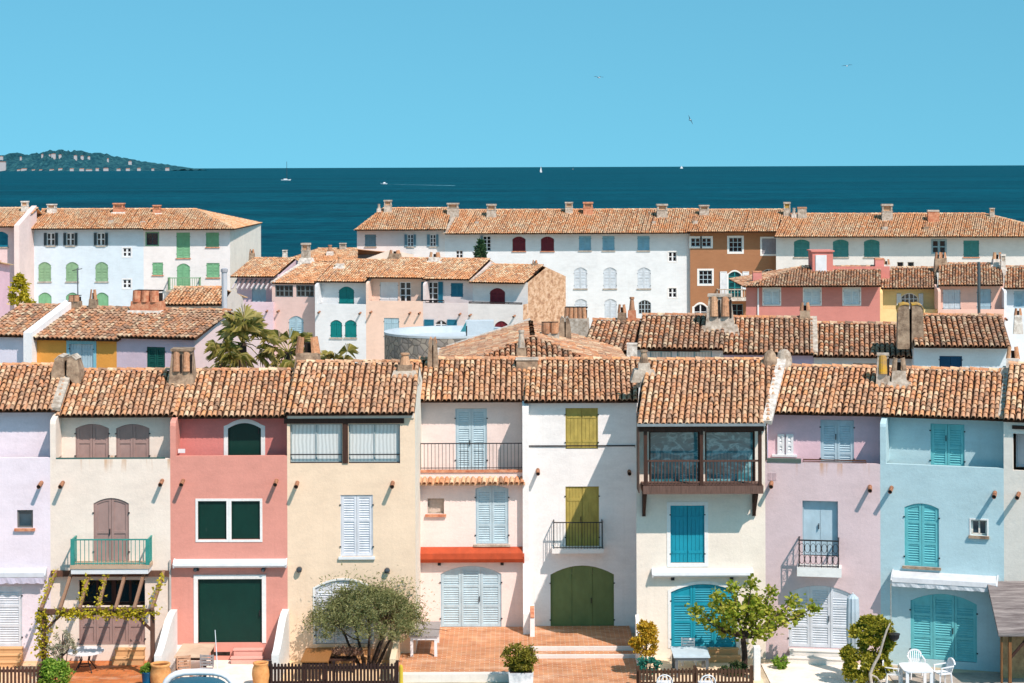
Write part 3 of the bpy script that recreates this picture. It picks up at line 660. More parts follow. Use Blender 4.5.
h.railing(647.5, 460, 700, 486, -.97, wood((92, 68, 60), .8, 1), .125, bar=.03, name='balcony_railing'); h.railing(703, 460, 758.5, 486, -.97, wood((92, 68, 60), .8, 1), .125, bar=.03, name='balcony_railing')
h.shutters(670.5, 505.5, 704.5, 563, BLUEDOOR, 2, 'plank', y=0, surround=WHITE_TRIM, wd=.13)
h.awning(653.5, 571, 752, 577.5, WHITE, .3)
h.shutters(671, 584, 736, 648, BLUEDOOR, 3, rise=.28, y=0, rails=(.4, .68), door=True, surround=WHITE_TRIM, wd=.11)
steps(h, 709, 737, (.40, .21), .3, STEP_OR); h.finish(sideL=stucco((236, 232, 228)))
# lavender house
h = House('townhouse', 'dusty lavender house with black wrought-iron balcony and white shutters', 765, 70, 880, 69.3, stucco((222, 204, 208)))
h.mat = stucco((230, 206, 208), round(h.z(463), 2)); h.upmat = stucco((238, 204, 214))
h.roof(.45, 3.7, 414, 367.5, eL=770, eR=884, rL=782, rR=893); h.loggia(1.0, 463, h.upmat)
h.chim('slots', 883, 384, 15, 31, MORTAR, LICHEN, 1, 'slim chimney stained with yellow lichen'); h.chim('twin', 899, 384, 17, 27, MORTAR, MORTAR_DARK, label='small chimney with leaning cream tiles', flash=MORTAR); h.chim('mound', 784, 364, 16, 15, MORTAR, label='big rounded mortar chimney lump')
h.shutters(820.5, 420, 854, 466, PALEBLUE, 2, rails=(.27,), door=True)
h.open_shutter(777.5, 434, 784.5, 454.5, WHITE); h.open_shutter(786, 434, 793.5, 454.5, WHITE); h.block('window_bar', 772, 455, 797, 457, .84, .99, WHITE)
h.railing(803, 459.5, 866, 463.5, .03, RUST, 3, bar=.02, name='parapet_rail'); h.block('ledge', 767, 459, 801, 462.6, -.02, .2, paint((96, 112, 104), .6)); h.spout(771, 487); h.spout(870, 491)
for a in (768, 772.7): h.block('air_vent', a, 473, a + 3.6, 480.5, -.012, -.002, stucco((206, 180, 184), None, 1.5))
h.shutters(802.5, 501, 838, 556.5, PALEBLUE, 2, 'plain', y=0, deep=.2, door=True, hinges=False)
h.block('balcony', 797, 568, 841.5, 577, -.68, -.004, WHITE_TRIM); h.railing(799, 540, 838.5, 568, -.63, IRON, .21, sides=-.01, bar=.022, scroll=True)
h.shutters(788.5, 585.5, 852, 648, paint((232, 238, 246)), 3, rise=.28, y=0, rails=(.34, .67), door=True)
steps(h, 790, 852, (.40, .22), .32, STEPW); h.finish()
# light blue house
h = House('townhouse', 'sky blue house with turquoise louvred shutters and small dark window', 880, 69.3, 1003.5, 68.0, stucco((196, 224, 230)))
h.upmat = stucco((136, 206, 226)); h.roof(.45, 3.8, 417.5, 370, eL=884, eR=1003, rL=893, rR=1009, vergeR=MORTAR); h.loggia(1.0, 466)
h.wing('L', 425); h.shutters(930.5, 424, 964.5, 468, TURQ, 2, rails=(.45,), door=True)
h.chim('twin', 1013, 370, 15, 24, MORTAR_WHITE, CLAY, label='white chimney with two leaning red tiles', flash=MORTAR)
h.spout(890, 492); h.spout(994, 497)
h.shutters(904.5, 503.5, 939, 566.5, TURQ, 2, rise=.16, y=0, rails=(.36, .7), sill=MORTAR_DARK)
h.panes(971, 520, 987, 535.5, MORTAR_WHITE, 2, 1, y=0, sill=MORTAR_DARK, deep=.16, surround=WHITE_TRIM, wd=.05, gm=GLASS)
h.awning(892, 578, 996, 588, paint((236, 236, 238), .6), .6, .06, paint((232, 236, 240)))
h.shutters(910.5, 594, 977, 660.5, TURQ, 3, rise=.3, y=0, rails=(.34, .67), door=True); h.finish()
# last house, cream
h = House('townhouse', 'ivory house with a shaded loggia beside a thatched canopy', 1003.5, 68.0, 1090, 66.9, stucco((248, 240, 228)))
h.roof(-.2, 4.0, 422, 366, eL=1003, eR=1096, rL=1009); h.shutters(1013, 435, 1080, 472, WSHUT, 2, 'plain', y=0, deep=.8, hinges=False); h.spout(1017, 498)
h.panes(1035, 600, 1080, 660, WHITE, 2, 3, y=0); h.block('window_box', 1012, 427, 1082, 430.5, -.08, -.003, DARKWOOD); h.finish()
# ================================================================== second row of roofs behind
def panes_dark(h, *a, **k): return h.panes(*a, gm=k.pop('gm', GLASS_DARK), **k)
h = House('townhouse', 'whitewashed house with sloping white party wall behind the lilac house', -22, 89.6, 36, 88.9, stucco((236, 232, 246)))
h.roof(-.3, 4.2, 336, 305.5, eL=-22, eR=25, rL=20, rR=72, mat=T_MID, pitch=.22)
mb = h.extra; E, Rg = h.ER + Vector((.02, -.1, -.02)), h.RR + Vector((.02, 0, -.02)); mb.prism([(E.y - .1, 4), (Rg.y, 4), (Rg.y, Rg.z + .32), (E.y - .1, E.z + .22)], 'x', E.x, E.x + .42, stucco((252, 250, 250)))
vs = mb.v[-8:]; mb.v[-8:] = [(x + h.k * (y - E.y), y, z) for x, y, z in vs]
h.chim('row', 75, 307, 12, 12, MORTAR_DARK, CLAY, 2, 'stubby double clay chimney with soot'); h.finish()
h = House('townhouse', 'orange house with a pale blue shuttered window', 36, 88.9, 117, 87.9, stucco((246, 172, 84)))
h.roof(-.3, 4.3, 339.5, 308, eL=33, eR=118, rL=75, rR=158, mat=T_MID, pitch=.22)
h.shutters(69.5, 344, 93.5, 375, PALEBLUE, 2, 'plank', y=0, surround=paint((150, 214, 232)), wd=.14)
h.chim('twin', 93.5, 309, 9, 20, MORTAR_DARK, CLAY, label='thin pointed clay chimney'); h.finish()
h = House('townhouse', 'mauve house with dark green shutter and a pink gable wall', 117, 87.9, 195, 86.8, stucco((222, 202, 216)))
h.roof(-.3, 4.3, 338, 310, eL=117, eR=196, rL=158, rR=231, mat=T_MID, pitch=.22)
h.shutters(147, 347, 165, 376, paint((14, 92, 84)), 2, rails=(.5,), y=0)
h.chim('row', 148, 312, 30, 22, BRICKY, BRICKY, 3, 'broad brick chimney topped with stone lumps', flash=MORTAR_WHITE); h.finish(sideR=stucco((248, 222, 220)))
h = House('cottage', 'low cottage with a bare orange tiled roof and white post', 163, 112, 222, 112, stucco((240, 226, 216)))
h.roof(-.3, 3.4, 305, 288, eL=160, eR=224, rL=174, rR=222, mat=T_BACK); h.finish()
# gable roof running away from the viewer
root = empty('townhouse', (0, 0, 0), 'house under a broad orange roof sloping sideways beside the round terrace', 'house'); mb = MB()
zr, ze = 10.32, 9.0; xr, x0, x1, y0, y1 = .85, -3.4, 4.95, 79.5, 92.0
tiles(mb, (x1, y0, ze), (0, 1, 0), (xr - x1, 0, zr - ze), [(0, 0), (y1 - y0, 0), (y1 - y0, 4.31), (4.5, 4.31)], T_MID, .22)
tiles(mb, (x0, y1, ze), (0, -1, 0), (xr - x0, 0, zr - ze), [(0, 0), (y1 - y0, 0), (y1 - y0 - 4.5, 4.45), (0, 4.45)], T_MID, .22)
tiles(mb, (x0, y0, ze), (1, 0, 0), (0, 4.5, zr - ze), [(0, 0), (x1 - x0, 0), (xr - x0, 4.69)], T_MID, .22); mb.poly([(x0, y0, ze - .02), (x1, y0, ze - .02), (xr, y0 + 4.5, zr - .02)], BED)
for a, b in ((x0, xr), (xr, x1)):
    za, zb = (ze, zr) if a == x0 else (zr, ze); ya, yb_ = (y0, y0 + 4.5) if a == x0 else (y0 + 4.5, y0); mb.mesh([(a, ya, za), (b, yb_, zb), (b, y1, zb), (a, y1, za), (a, ya, za - .1), (b, yb_, zb - .1), (b, y1, zb - .1), (a, y1, za - .1)], [(0, 1, 2, 3), (4, 5, 6, 7), (0, 1, 5, 4), (1, 2, 6, 5), (2, 3, 7, 6), (3, 0, 4, 7)], BED)
mb.bar((x0 - .02, y0, ze + .06), (x0 - .02, y1, ze + .06), .3, .14, MORTAR_WHITE)
mb.bar((x0 + .3, y1, ze + .12), (xr, y1, zr + .08), .4, .2, MORTAR_WHITE); ridge_caps(mb, (xr, y0 + 4.5, zr + .05), (xr, y1, zr + .05), T_MID)
ro = mb.build('roof', root); mb = MB()
mb.prism([(x0 + .3, 0), (x1 - .3, 0), (x1 - .3, ze - .06), (x0 + .3, ze - .06)], 'y', y0 + .3, y1 - .3, stucco((246, 232, 222))); mb.build('wall', root)
def lone(kind, px, py, Y, wpx, hpx, m, m2, n, par, label):                  # a chimney on a roof built outside House
    p = at(px, py, Y); q = House.__new__(House); q.ye, q.run, q.ze, q.zr, q.yr = Y, 1, p.z, p.z + .01, Y + 1
    q.O = Vector((0, 0)); q.U = Vector((1, 0)); q.I = Vector((0, 1)); q.w = 0; q.pyref = py; q.pc = px; q.roofo = par
    q.chim(kind, px, py, wpx, hpx, m, m2, n, label, dy=-1)
lone('row', 550, 343, 86, 18, 21, MORTAR, CLAY, 2, ro, 'pale chimney with two orange tiles'); lone('pot', 521.5, 360, 80, 11, 30, MORTAR_DARK, MORTAR, 1, ro, 'thin tall mortar chimney post'); lone('hood', 565, 337, 88, 13, 20, MORTAR_DARK, MORTAR, 1, ro, 'grey twin chimney lump')
# row of roofs to the right
def mid(label, a, ya, b, yb, wall, pyE, pyR, chims=(), fn=None, **kw):
    h = House('townhouse', label, a, ya, b, yb, stucco(wall)); h.roof(-.5, 3.9, pyE, pyR, mat=T_MID, pitch=.235, **kw)
    for c in chims: h.chim(*c[:7], **c[7])
    if fn: fn(h)
    return h.finish()
mid('small house with a rough brown roof and wide five-tile chimney', 584, 93, 633, 92.6, (214, 196, 180), 352.5, 320.5, [('row', 576, 329, 24, 22, MORTAR, CLAY, dict(n=5, label='wide chimney with five upright clay tiles')), ('twin', 622, 321, 10, 17, MORTAR_DARK, CLAY, dict(label='little chimney of two leaning tiles')), ('pot', 632, 320, 9, 23, BRICKY, CLAY, dict(label='tall thin brick chimney'))])
def f(h):
    for a, b in ((650, 672), (677, 712)): h.panes(a, 351, b, 376, paint((150, 190, 200)), 2, 1, y=0, gm=CURTAIN, fr=.05)
    h.block('timber_beam', 648, 349.5, 700, 351.5, -.05, -.003, DARKWOOD)
mid('house with pale blue glazed loggia hidden behind the timber balcony roof', 633, 92.6, 724, 92, (236, 238, 240), 349, 315.5, [('slots', 720, 327, 30, 33, MORTAR, CLAY, dict(n=2, label='large tapered chimney with two upright tiles', flash=MORTAR)), ('block', 632, 352, 10, 9, MORTAR_WHITE, MORTAR_WHITE, dict(label='low white chimney base'))], f, eL=636)
mid('violet walled house under a sloping roof behind the mortar lumps', 724, 92, 814, 91.4, (206, 196, 226), 354, 318, [('twin', 805, 319, 12, 17, MORTAR_DARK, CLAY, dict(label='small stained double chimney'))], None, vergeR=MORTAR)
mid('grey-white house with a dark strip window under its eave', 814, 91.4, 916, 90.6, (232, 234, 236), 357, 324, (), lambda h: panes_dark(h, 853, 363, 876, 380, MORTAR, 2, 1, y=0, gm=glass((90, 116, 128))))
mid('white house with deep blue window behind the light blue house', 914, 89, 1010, 88.4, (238, 246, 250), 347, 316, [('slabs', 910, 336, 26, 33, MORTAR_DARK, LICHEN, dict(label='massive twin-slab chimney topped with yellow lichen', deep=1.1)), ('twin', 1018, 322, 9, 14, MORTAR_WHITE, CLAY, dict(label='white chimney with two red tiles'))], lambda h: h.shutters(939.5, 356, 962, 380, paint((0, 78, 118)), 2, 'plank', y=0))
# round stone terrace
p = at(450, 338, 112.0); zc = 8.25; root = empty('round_tower', (p.x, p.y, 0), 'round grey stone tower terrace with whitewashed top', 'tower'); mb = MB()
STONE = mottled('rubble_stone', (104, 104, 106), (178, 168, 156), 2.2, .95, .8, (206, 196, 182)); s = NT('rubble_wall'); tc = s.n('ShaderNodeTexCoord'); vo = s.n('ShaderNodeTexVoronoi'); vo.inputs['Scale'].default_value = 2.6; s.l(tc.outputs['Object'], vo.inputs['Vector'])
vd = s.n('ShaderNodeTexVoronoi', feature='DISTANCE_TO_EDGE'); vd.inputs['Scale'].default_value = 2.6; s.l(tc.outputs['Object'], vd.inputs['Vector'])
bw = s.n('ShaderNodeSeparateColor'); s.l(vo.outputs['Color'], bw.inputs[0]); col = s.ramp(bw.outputs[0], [(0, lin((124, 120, 116))), (.5, lin((176, 164, 150))), (1, lin((146, 138, 132)))]); ed = s.ramp(vd.outputs['Distance'], [(0, (1, 1, 1)), (.09, (0, 0, 0))])
s.bump(vd.outputs['Distance'], .6, .05); RUBBLE = s.base(s.mix(ed, col, lin((104, 98, 92))), .95, .1)
r = 3.75; N = 40; ring = lambda rr, z: [(rr * cos(2 * pi * i / N), rr * sin(2 * pi * i / N), z) for i in range(N)]
def band(mb, A, B, m): n = len(A); mb.mesh(A + B, [(i, (i + 1) % n, (i + 1) % n + n, i + n) for i in range(n)], m)
band(mb, ring(r, 0), ring(r, zc - .12), RUBBLE); mb.build('wall', root); mb = MB(); WB = stucco((208, 218, 224))
band(mb, ring(r + .02, zc - .12), ring(r + .02, zc), WB); band(mb, ring(r + .02, zc), ring(r - .45, zc), WB); band(mb, ring(r - .45, zc), ring(r - .5, zc - .35), WB); mb.poly(ring(r - .5, zc - .35), WB)
mb.box(1.0, 1.06, -3.4, -3.34, zc, zc + .55, IRON); mb.build('terrace', root)
mb = MB(); mb.box(.9, 2.5, -.8, .2, zc - .3, zc + .62, WB); mb.prism([(.62, zc + .02), (.95, zc + .02), (.95, zc + .6)], 'y', -.86, -.803, paint((70, 150, 160))); mb.build('stair_block', root)
# ================================================================== row by the water, middle
def far(name, label, a, ya, b, yb, wall, **kw): return House(name, label, a, ya, b, yb, stucco(wall), 300, **kw)
TQ = paint((0, 140, 140)); PB = paint((188, 220, 234)); DARKF = paint((66, 84, 92))
h = far('townhouse', 'lilac house with slatted pergola over a pale blue door', 230, 160.5, 273, 160, (232, 206, 216)); h.roof(.5, 5, 277, 258.5, eL=230, eR=274, rL=252, mat=T_BACK); h.loggia(1.6, 302)
h.shutters(252, 285, 266, 303, PB, 2, 'plain', hinges=False); mb = MB()
for i in range(9): x = h.w * (i + .5) / 9; mb.bar((x, 1.6, h.zu(.6) - .2), (x, -.1, h.zu(.6) - .85), .12, .12, paint((226, 214, 216)))
mb.build('pergola', h.root)
h.shutters(252, 317, 262, 332, PB, 2, 'plain', y=0, hinges=False); h.spout(266, 312); h.chim('twin', 252, 257, 6, 8, MORTAR_DARK, CLAY); h.finish(sideL=stucco((244, 226, 220)))
h = far('townhouse', 'rose house with two dark multi-pane loggia windows', 272, 160.4, 315, 159.4, (240, 208, 200)); h.roof(-.1, 5, 283.5, 263, eL=272, eR=316, rL=303, rR=340, mat=T_BACK, vergeL=MORTAR_WHITE)
for a, b in ((275, 293), (296, 314)): panes_dark(h, a, 285, b, 297, paint((120, 132, 136)), 4, 2, y=0, mun=.06, fr=.08)
h.shutters(289, 316, 303.5, 338, PB, 2, rise=.3, y=0, pitch=.15); h.spout(277, 312); h.chim('stack', 306, 259, 8, 16, MORTAR, CLAY, flash=MORTAR_WHITE); h.finish()
h = far('townhouse', 'white house with three teal arched shutters', 315, 158, 366, 157, (240, 242, 244)); h.roof(.45, 5, 282, 260, eL=314, eR=366, rL=334, rR=386, mat=T_BACK); h.loggia(1.1, 304)
h.wing('L', 285); h.shutters(339, 286.5, 354, 305, TQ, 2, 'plank', .3); 
for a in (330.5, 345): h.shutters(a, 320, a + 11.5, 337.5, TQ, 2, 'plank', .25, y=0, sill=MORTAR)
h.spout(318, 313); h.spout(359, 314); h.chim('pot', 340, 268, 9, 11, MORTAR_WHITE, CLAY, flash=MORTAR_WHITE); h.finish()
h = far('townhouse', 'peach house with white boarded loggia and pale blue door', 366, 157, 423, 156, (252, 218, 198)); h.roof(.3, 5, 278, 258.5, eL=366, eR=423, rL=388, mat=T_BACK); h.loggia(1.1, 301)
h.wing('L', 283); h.shutters(380, 282, 398, 303, WHITE, 2, 'plank'); panes_dark(h, 400, 282, 411, 302, WHITE, 2, 3, mun=.07); h.shutters(384, 318, 399, 340, PB, 2, 'plank', y=0); h.spout(370, 313); h.spout(409, 314); h.chim('twin', 395, 257, 13, 7, MORTAR_DARK, CLAY); h.finish()
h = far('townhouse', 'blush house with blue shutters and an arched window', 423, 156, 468, 155, (238, 224, 222)); h.roof(.45, 5, 279.5, 259, eL=422, eR=469, rL=444, mat=T_BACK); h.loggia(1.1, 303)
h.wing('L', 284); panes_dark(h, 427, 282, 438, 305, WHITE, 2, 4, door=True, mun=.06); BSH = paint((40, 130, 158)); h.open_shutter(421.5, 282, 426.5, 304, BSH); h.open_shutter(438.5, 282, 443, 304, BSH); h.shutters(451, 283, 463, 297, BSH, 2); panes_dark(h, 435, 320, 447, 334, WHITE, 2, 3, rise=.3, y=0, mun=.06)
h.open_shutter(424.5, 319.5, 434, 334, BSH, 0); h.open_shutter(447.5, 319.5, 457, 334, BSH, 0); h.spout(418.5, 314); h.spout(459, 315); h.railing(422, 300, 444, 303.5, .03, IRON, .6, bar=.04); h.chim('twin', 435, 262, 13, 10, MORTAR_WHITE, CLAY, flash=MORTAR_WHITE); h.finish()
h = far('townhouse', 'white house with maroon shutters and rough stone gable wall', 468, 155, 523, 153.4, (244, 240, 238)); h.roof(.45, 5.2, 283, 265, eL=469, eR=524, rL=492, rR=543, mat=T_BACK, vergeL=MORTAR); h.loggia(1.1, 304)
h.shutters(490, 288, 505, 304, REDF, 2, rise=.3, sill=BRICKY); h.shutters(479, 321, 491, 334, REDF, 2, rise=.3, y=0); h.shutters(495, 321, 508, 334, REDF, 2, rise=.3, y=0); h.railing(469, 302, 522, 304.5, .03, IRON, 1.2, bar=.04); h.spout(469, 316); h.spout(513, 317); h.chim('twin', 535, 266, 6, 6, MORTAR_DARK, CLAY)
s = NT('stone_gable'); n1 = s.noise(2.6, 4, (1, .45, 1), 'Object', .75); n2 = s.noise(.5, 4); s.bump(n1, .9, .08); ST2 = s.base(s.mix(s.math('MULTIPLY', n2, .5), s.ramp(n1, [(.36, lin((150, 108, 82))), (.48, lin((206, 164, 130))), (.6, lin((232, 200, 170)))]), lin((206, 166, 136))), .95, .05); h.finish(sideR=ST2)
h = far('townhouse', 'house with a low pale tiled roof and tall white chimney at the water edge', 286, 176, 356, 176, (240, 222, 206)); h.roof(-.3, 6, 262, 249, eL=280, eR=357, rL=318, rR=357, mat=T_BACK)
h.chim('stack', 343, 250, 7, 7, MORTAR, MORTAR); h.chim('stack', 285, 256, 5, 6, MORTAR_WHITE, MORTAR); h.chim('pot', 330, 256, 8, 11, MORTAR_WHITE, CLAY); h.finish()
# ================================================================== colourful row on the right
h = far('townhouse', 'brick red house with three white shuttered windows and roof hatch', 746, 140, 880, 140, (214, 142, 132)); h.roof(-.95, 4.6, 286.5, 267, eL=744, eR=881, rL=800, rR=881, mat=T_MID, hipL=True); h.hipL_ = True
WB2 = paint((222, 238, 246))
for a in (763.5, 804, 843.5): h.shutters(a, 288.5, a + 16.5, 304.5, WB2, 2, y=0, pitch=.12, surround=WHITE_TRIM, wd=.08)
h.block('drain_pipe', 757.5, 288, 759, 330, -.1, -.01, WHITE); h.chim('block', 757, 279, 9, 8, stucco((228, 150, 140)), BRICKY); h.chim('block', 879, 268, 9, 10, stucco((228, 150, 140)), BRICKY)
y = h.yr - 1.2; x0, x1, z0, z1 = h.rect(812.5, 250.5, 833, 275, y); mb = MB(); PK = stucco((226, 144, 132)); mb.box(x0, x1, y, y + 2, z0 - .5, z1 - .1, PK); mb.box(x0 - .1, x1 + .1, y - .1, y + 2.1, z1 - .1, z1, PK); a, b, c, d = h.rect(815.5, 255, 826.5, 273, y); mb.box(a, b, y - .06, y - .003, c, d, WHITE); mb.box(x1 + .01, x1 + 4.2, y + .4, y + .6, z0 - .4, h.zr + .06, PK); mb.build('roof_hatch', h.root); h.finish()
h = far('townhouse', 'yellow house with an arched window between open white shutters', 880, 140.5, 938, 140.5, (250, 220, 158)); h.roof(.4, 4.6, 288.5, 268, eL=881, eR=937, rL=882, mat=T_MID); h.loggia(1.2, 309.5)
h.wing('L', 291); panes_dark(h, 901, 293, 918, 311, WHITE, 4, 3, rise=.3, mun=.05); h.open_shutter(896.5, 293.5, 901, 310, WHITE); h.open_shutter(918.5, 293.5, 923, 310, WHITE); h.chim('twin', 886, 270, 9, 11, MORTAR_WHITE, CLAY); h.finish()
h = far('townhouse', 'salmon house with tall white shutters behind a grey lamp pole', 938, 139.5, 1004, 139.5, (246, 200, 182)); h.roof(.4, 4.6, 285.5, 264, eL=938, eR=1003, rL=939, mat=T_MID); h.loggia(1.2, 309.5)
h.wing('L', 290); h.shutters(943, 289.5, 960.5, 312, WB2, 3, 'plank'); h.shutters(977, 289, 991, 310, PB, 2, 'plank'); h.chim('twin', 938, 265, 8, 13, MORTAR_DARK, CLAY); h.chim('twin', 943, 264, 8, 12, MORTAR_DARK, CLAY); h.chim('twin', 997, 266, 11, 14, MORTAR_WHITE, CLAY, flash=MORTAR_WHITE); h.chim('stack', 1003, 270, 5, 16, MORTAR_WHITE, MORTAR); h.finish()
h = far('townhouse', 'pale blue-white house with a light blue window at the row end', 1004, 140, 1064, 140, (236, 242, 248)); h.roof(.4, 4.6, 288.5, 267, eL=1004, eR=1066, rL=1005, mat=T_MID); h.loggia(1.2, 308); h.wing('L', 291); h.shutters(1014, 291, 1032, 309, PB, 2); h.shutters(1030, 325, 1045, 345, TQ, 2, y=0); h.spout(1007, 320); h.finish()
# ================================================================== tall buildings on the sea front
def tall(label, a, ya, b, yb, wall, name='apartment_house'): return House(name, label, a, ya, b, yb, stucco(wall), 240, cat='building')
h = tall('pale grey-white end building with three small blue windows', 357, 186, 445, 186, (240, 236, 234)); h.roof(-1.0, 6.5, 230, 208.5, eL=355, eR=446, rL=383, rR=452, mat=T_BACK, hipL=True); h.hipL_ = True
GB = paint((120, 160, 176))
h.shutters(365, 234.5, 376, 246.5, GB, 2, y=0, pitch=.14, sill=MORTAR); 
for a in (404.5, 427): h.panes(a + 3, 234.5, a + 9, 246.5, WHITE, 2, 3, y=0, mun=.05, sill=MORTAR); h.open_shutter(a, 234.5, a + 3, 246.5, GB, 0); h.open_shutter(a + 9, 234.5, a + 11.5, 246.5, GB, 0)
h.chim('stack', 388, 212, 8, 12, MORTAR, CLAY); h.chim('pot', 379, 212, 5, 8, MORTAR_WHITE, MORTAR); h.chim('stack', 453, 214, 12, 11, MORTAR, CLAY); h.finish()
h = tall('long white building with light blue arched shutters in rows', 445, 186, 690, 186, (238, 242, 244)); h.roof(-1.1, 6.5, 233.5, 210, eL=445, eR=690, rL=458, rR=698, mat=T_BACK, vergeL=MORTAR)
WS2 = paint((226, 236, 244)); LB2 = paint((150, 205, 228)); panes_dark(h, 483, 236, 491, 251, WHITE, 2, 4, y=0, mun=.05); h.open_shutter(480.5, 236, 483, 251, GB, 0)
for a in (512.5, 541): h.shutters(a, 236.5, a + 13, 251, REDF, 2, rise=.25, y=0, pitch=.14, sill=BRICKY)
for a in (579, 602.5, 637.5): h.shutters(a, 236, a + 12, 250.5, LB2, 2, y=0, pitch=.14, sill=MORTAR)
for a in (574, 603.5, 637.5): h.shutters(a, 267.5, a + 13, 288.5, WS2, 2, rise=.3, y=0, pitch=.14, sill=MORTAR)
for a in (575, 604.5): h.shutters(a, 299, a + 12, 322, WS2, 2, rise=.25, y=0, pitch=.14)
panes_dark(h, 638.5, 300, 651, 314, paint((190, 206, 214)), 4, 3, rise=.3, y=0, mun=.05); panes_dark(h, 456, 250.5, 463, 258, WHITE, 2, 2, y=0, mun=.06)
for b in (252, 288): panes_dark(h, 668.5, b, 676.5, b + 9.5, WHITE, 2, 2, y=0, mun=.08, surround=WHITE_TRIM, wd=.1)
h.chim('stack', 491.5, 217, 10, 13, MORTAR, CLAY); h.chim('stack', 569, 213, 8, 11, MORTAR, CLAY); h.chim('stack', 588, 214, 10, 12, BRICKY, CLAY); h.chim('stack', 662, 217, 11, 13, MORTAR, CLAY); h.chim('pot', 654, 224, 5, 7, MORTAR, CLAY); h.chim('pot', 477, 224, 5, 6, MORTAR, CLAY); h.finish()
h = tall('ochre brown building with white framed windows and a balcony', 690, 185.6, 776, 185.6, (176, 126, 92)); h.roof(-1.1, 6.5, 232, 210, eL=687, eR=777, rL=696, rR=785, mat=T_BACK)
for r_ in ((691, 238, 700, 246.5), (702, 238, 711, 246.5), (729, 237.5, 742, 252), (699, 270.5, 712, 284)): panes_dark(h, *r_, paint((200, 220, 228)), 2 if r_[2] - r_[0] < 12.5 else 3, 2 if r_[3] - r_[1] < 12 else 3, y=0, mun=.06, surround=WHITE_TRIM, wd=.17)
h.shutters(762, 238.5, 776, 254, paint((170, 166, 172)), 2, y=0, pitch=.14, surround=WHITE_TRIM, wd=.17); panes_dark(h, 694, 304, 707, 320, WHITE, 2, 2, rise=.35, y=0, surround=WHITE_TRIM, wd=.17, mun=.06)
panes_dark(h, 728.5, 271.5, 741, 298, paint((40, 150, 150)), 2, 5, rise=.3, y=0, gm=glass((20, 70, 76)), mun=.06, surround=WHITE_TRIM, wd=.14, door=True); h.open_shutter(720, 271.5, 727, 295, WHITE, 0); h.open_shutter(742.5, 271.5, 749, 290, WHITE, 0)
h.block('balcony', 717, 298, 752, 301, -1, -.004, MORTAR_WHITE); h.railing(718, 289, 751, 298, -.95, MORTAR, .3, sides=-.01, bar=.05); panes_dark(h, 731, 304, 743, 324, paint((130, 160, 166)), 2, 3, y=0, door=True); panes_dark(h, 762, 269, 776, 285, WHITE, 2, 2, rise=.3, y=0)
h.chim('stack', 704, 215, 10, 10, MORTAR, CLAY); h.chim('pot', 695, 224, 6, 8, MORTAR, CLAY); h.finish()
h = tall('long white building with teal arched shutters and hipped roof end', 776, 184.5, 1075, 182, (240, 236, 230)); h.roof(-1.1, 6.5, 237, 214, eL=774, eR=1078, rL=785, rR=985, mat=T_BACK, hipR=True); h.hipR_ = True
TL = paint((80, 160, 156))
for a in (794, 833, 864): h.shutters(a, 239.5, a + 15.5, 257, TL, 2, rise=.22, y=0, pitch=.14, sill=MORTAR, rails=(.5,))
panes_dark(h, 932.5, 240.5, 945.5, 253, paint((150, 184, 194)), 2, 2, y=0, surround=paint((170, 196, 204)), wd=.12, mun=.12); h.shutters(963.5, 240.5, 979, 257, TL, 2, y=0, pitch=.14, sill=BRICKY)
for a in (897, 907.5): panes_dark(h, a, 262, a + 6.5, 267.5, MORTAR, 1, 1, y=0)
h.chim('stack', 787, 216, 7, 14, MORTAR, LICHEN); h.chim('block', 802, 218, 9, 11, MORTAR, CLAY); h.chim('pot', 794, 218, 6, 10, MORTAR_WHITE, MORTAR); h.chim('stack', 887, 220, 11, 16, MORTAR, CLAY); h.chim('pot', 885, 230, 7, 8, MORTAR, CLAY); h.chim('block', 933, 221, 11, 11, BRICKY, MORTAR); h.chim('pot', 926, 230, 6, 8, MORTAR_DARK, CLAY); h.chim('stack', 992, 217, 5, 9, MORTAR, CLAY); h.finish()
# left group
h = tall('pink building with teal arched window and sunlit party wall', -45, 174, 18, 174, (246, 214, 214)); h.roof(-1.0, 6.0, 227, 208.5, eL=-50, eR=18, rL=-31, rR=38, mat=T_BACK); h.shutters(-7, 231.5, 8, 247, paint((0, 130, 160)), 2, rise=.3, y=0, sill=MORTAR)
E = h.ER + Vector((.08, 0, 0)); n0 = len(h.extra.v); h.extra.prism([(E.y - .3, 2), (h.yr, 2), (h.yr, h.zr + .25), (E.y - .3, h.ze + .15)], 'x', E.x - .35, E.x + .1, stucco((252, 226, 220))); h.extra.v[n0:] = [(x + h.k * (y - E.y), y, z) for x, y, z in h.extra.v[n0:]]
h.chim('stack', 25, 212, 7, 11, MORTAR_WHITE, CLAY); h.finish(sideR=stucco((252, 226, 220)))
h = tall('light blue building with sage green arched shutters', 30, 178, 143.5, 178, (220, 234, 244)); h.roof(-1.0, 6.2, 229, 209.5, eL=26, eR=144, rL=42, rR=158, mat=T_BACK)
for a in (44, 63.5, 94):
    panes_dark(h, a + 3, 233, a + 11, 245.5, WHITE, 2, 2, y=0, mun=.08, sill=MORTAR); h.open_shutter(a, 233, a + 2.8, 245.5, DARKF, 0); h.open_shutter(a + 11.2, 233, a + 14, 245.5, DARKF, 0)
for a in (38.5, 66, 95.5): h.shutters(a, 262, a + 12.5, 281.5, SAGE, 2, rise=.3, y=0, pitch=.14, sill=MORTAR); h.shutters(a, 292.5, a + 13, 318, MINT, 2, 'plain', .35, y=0, hinges=False)
for b in (248, 279.5): panes_dark(h, 123, b, 131, b + 8.5, WHITE, 2, 2, y=0, surround=WHITE, wd=.12, mun=.1)
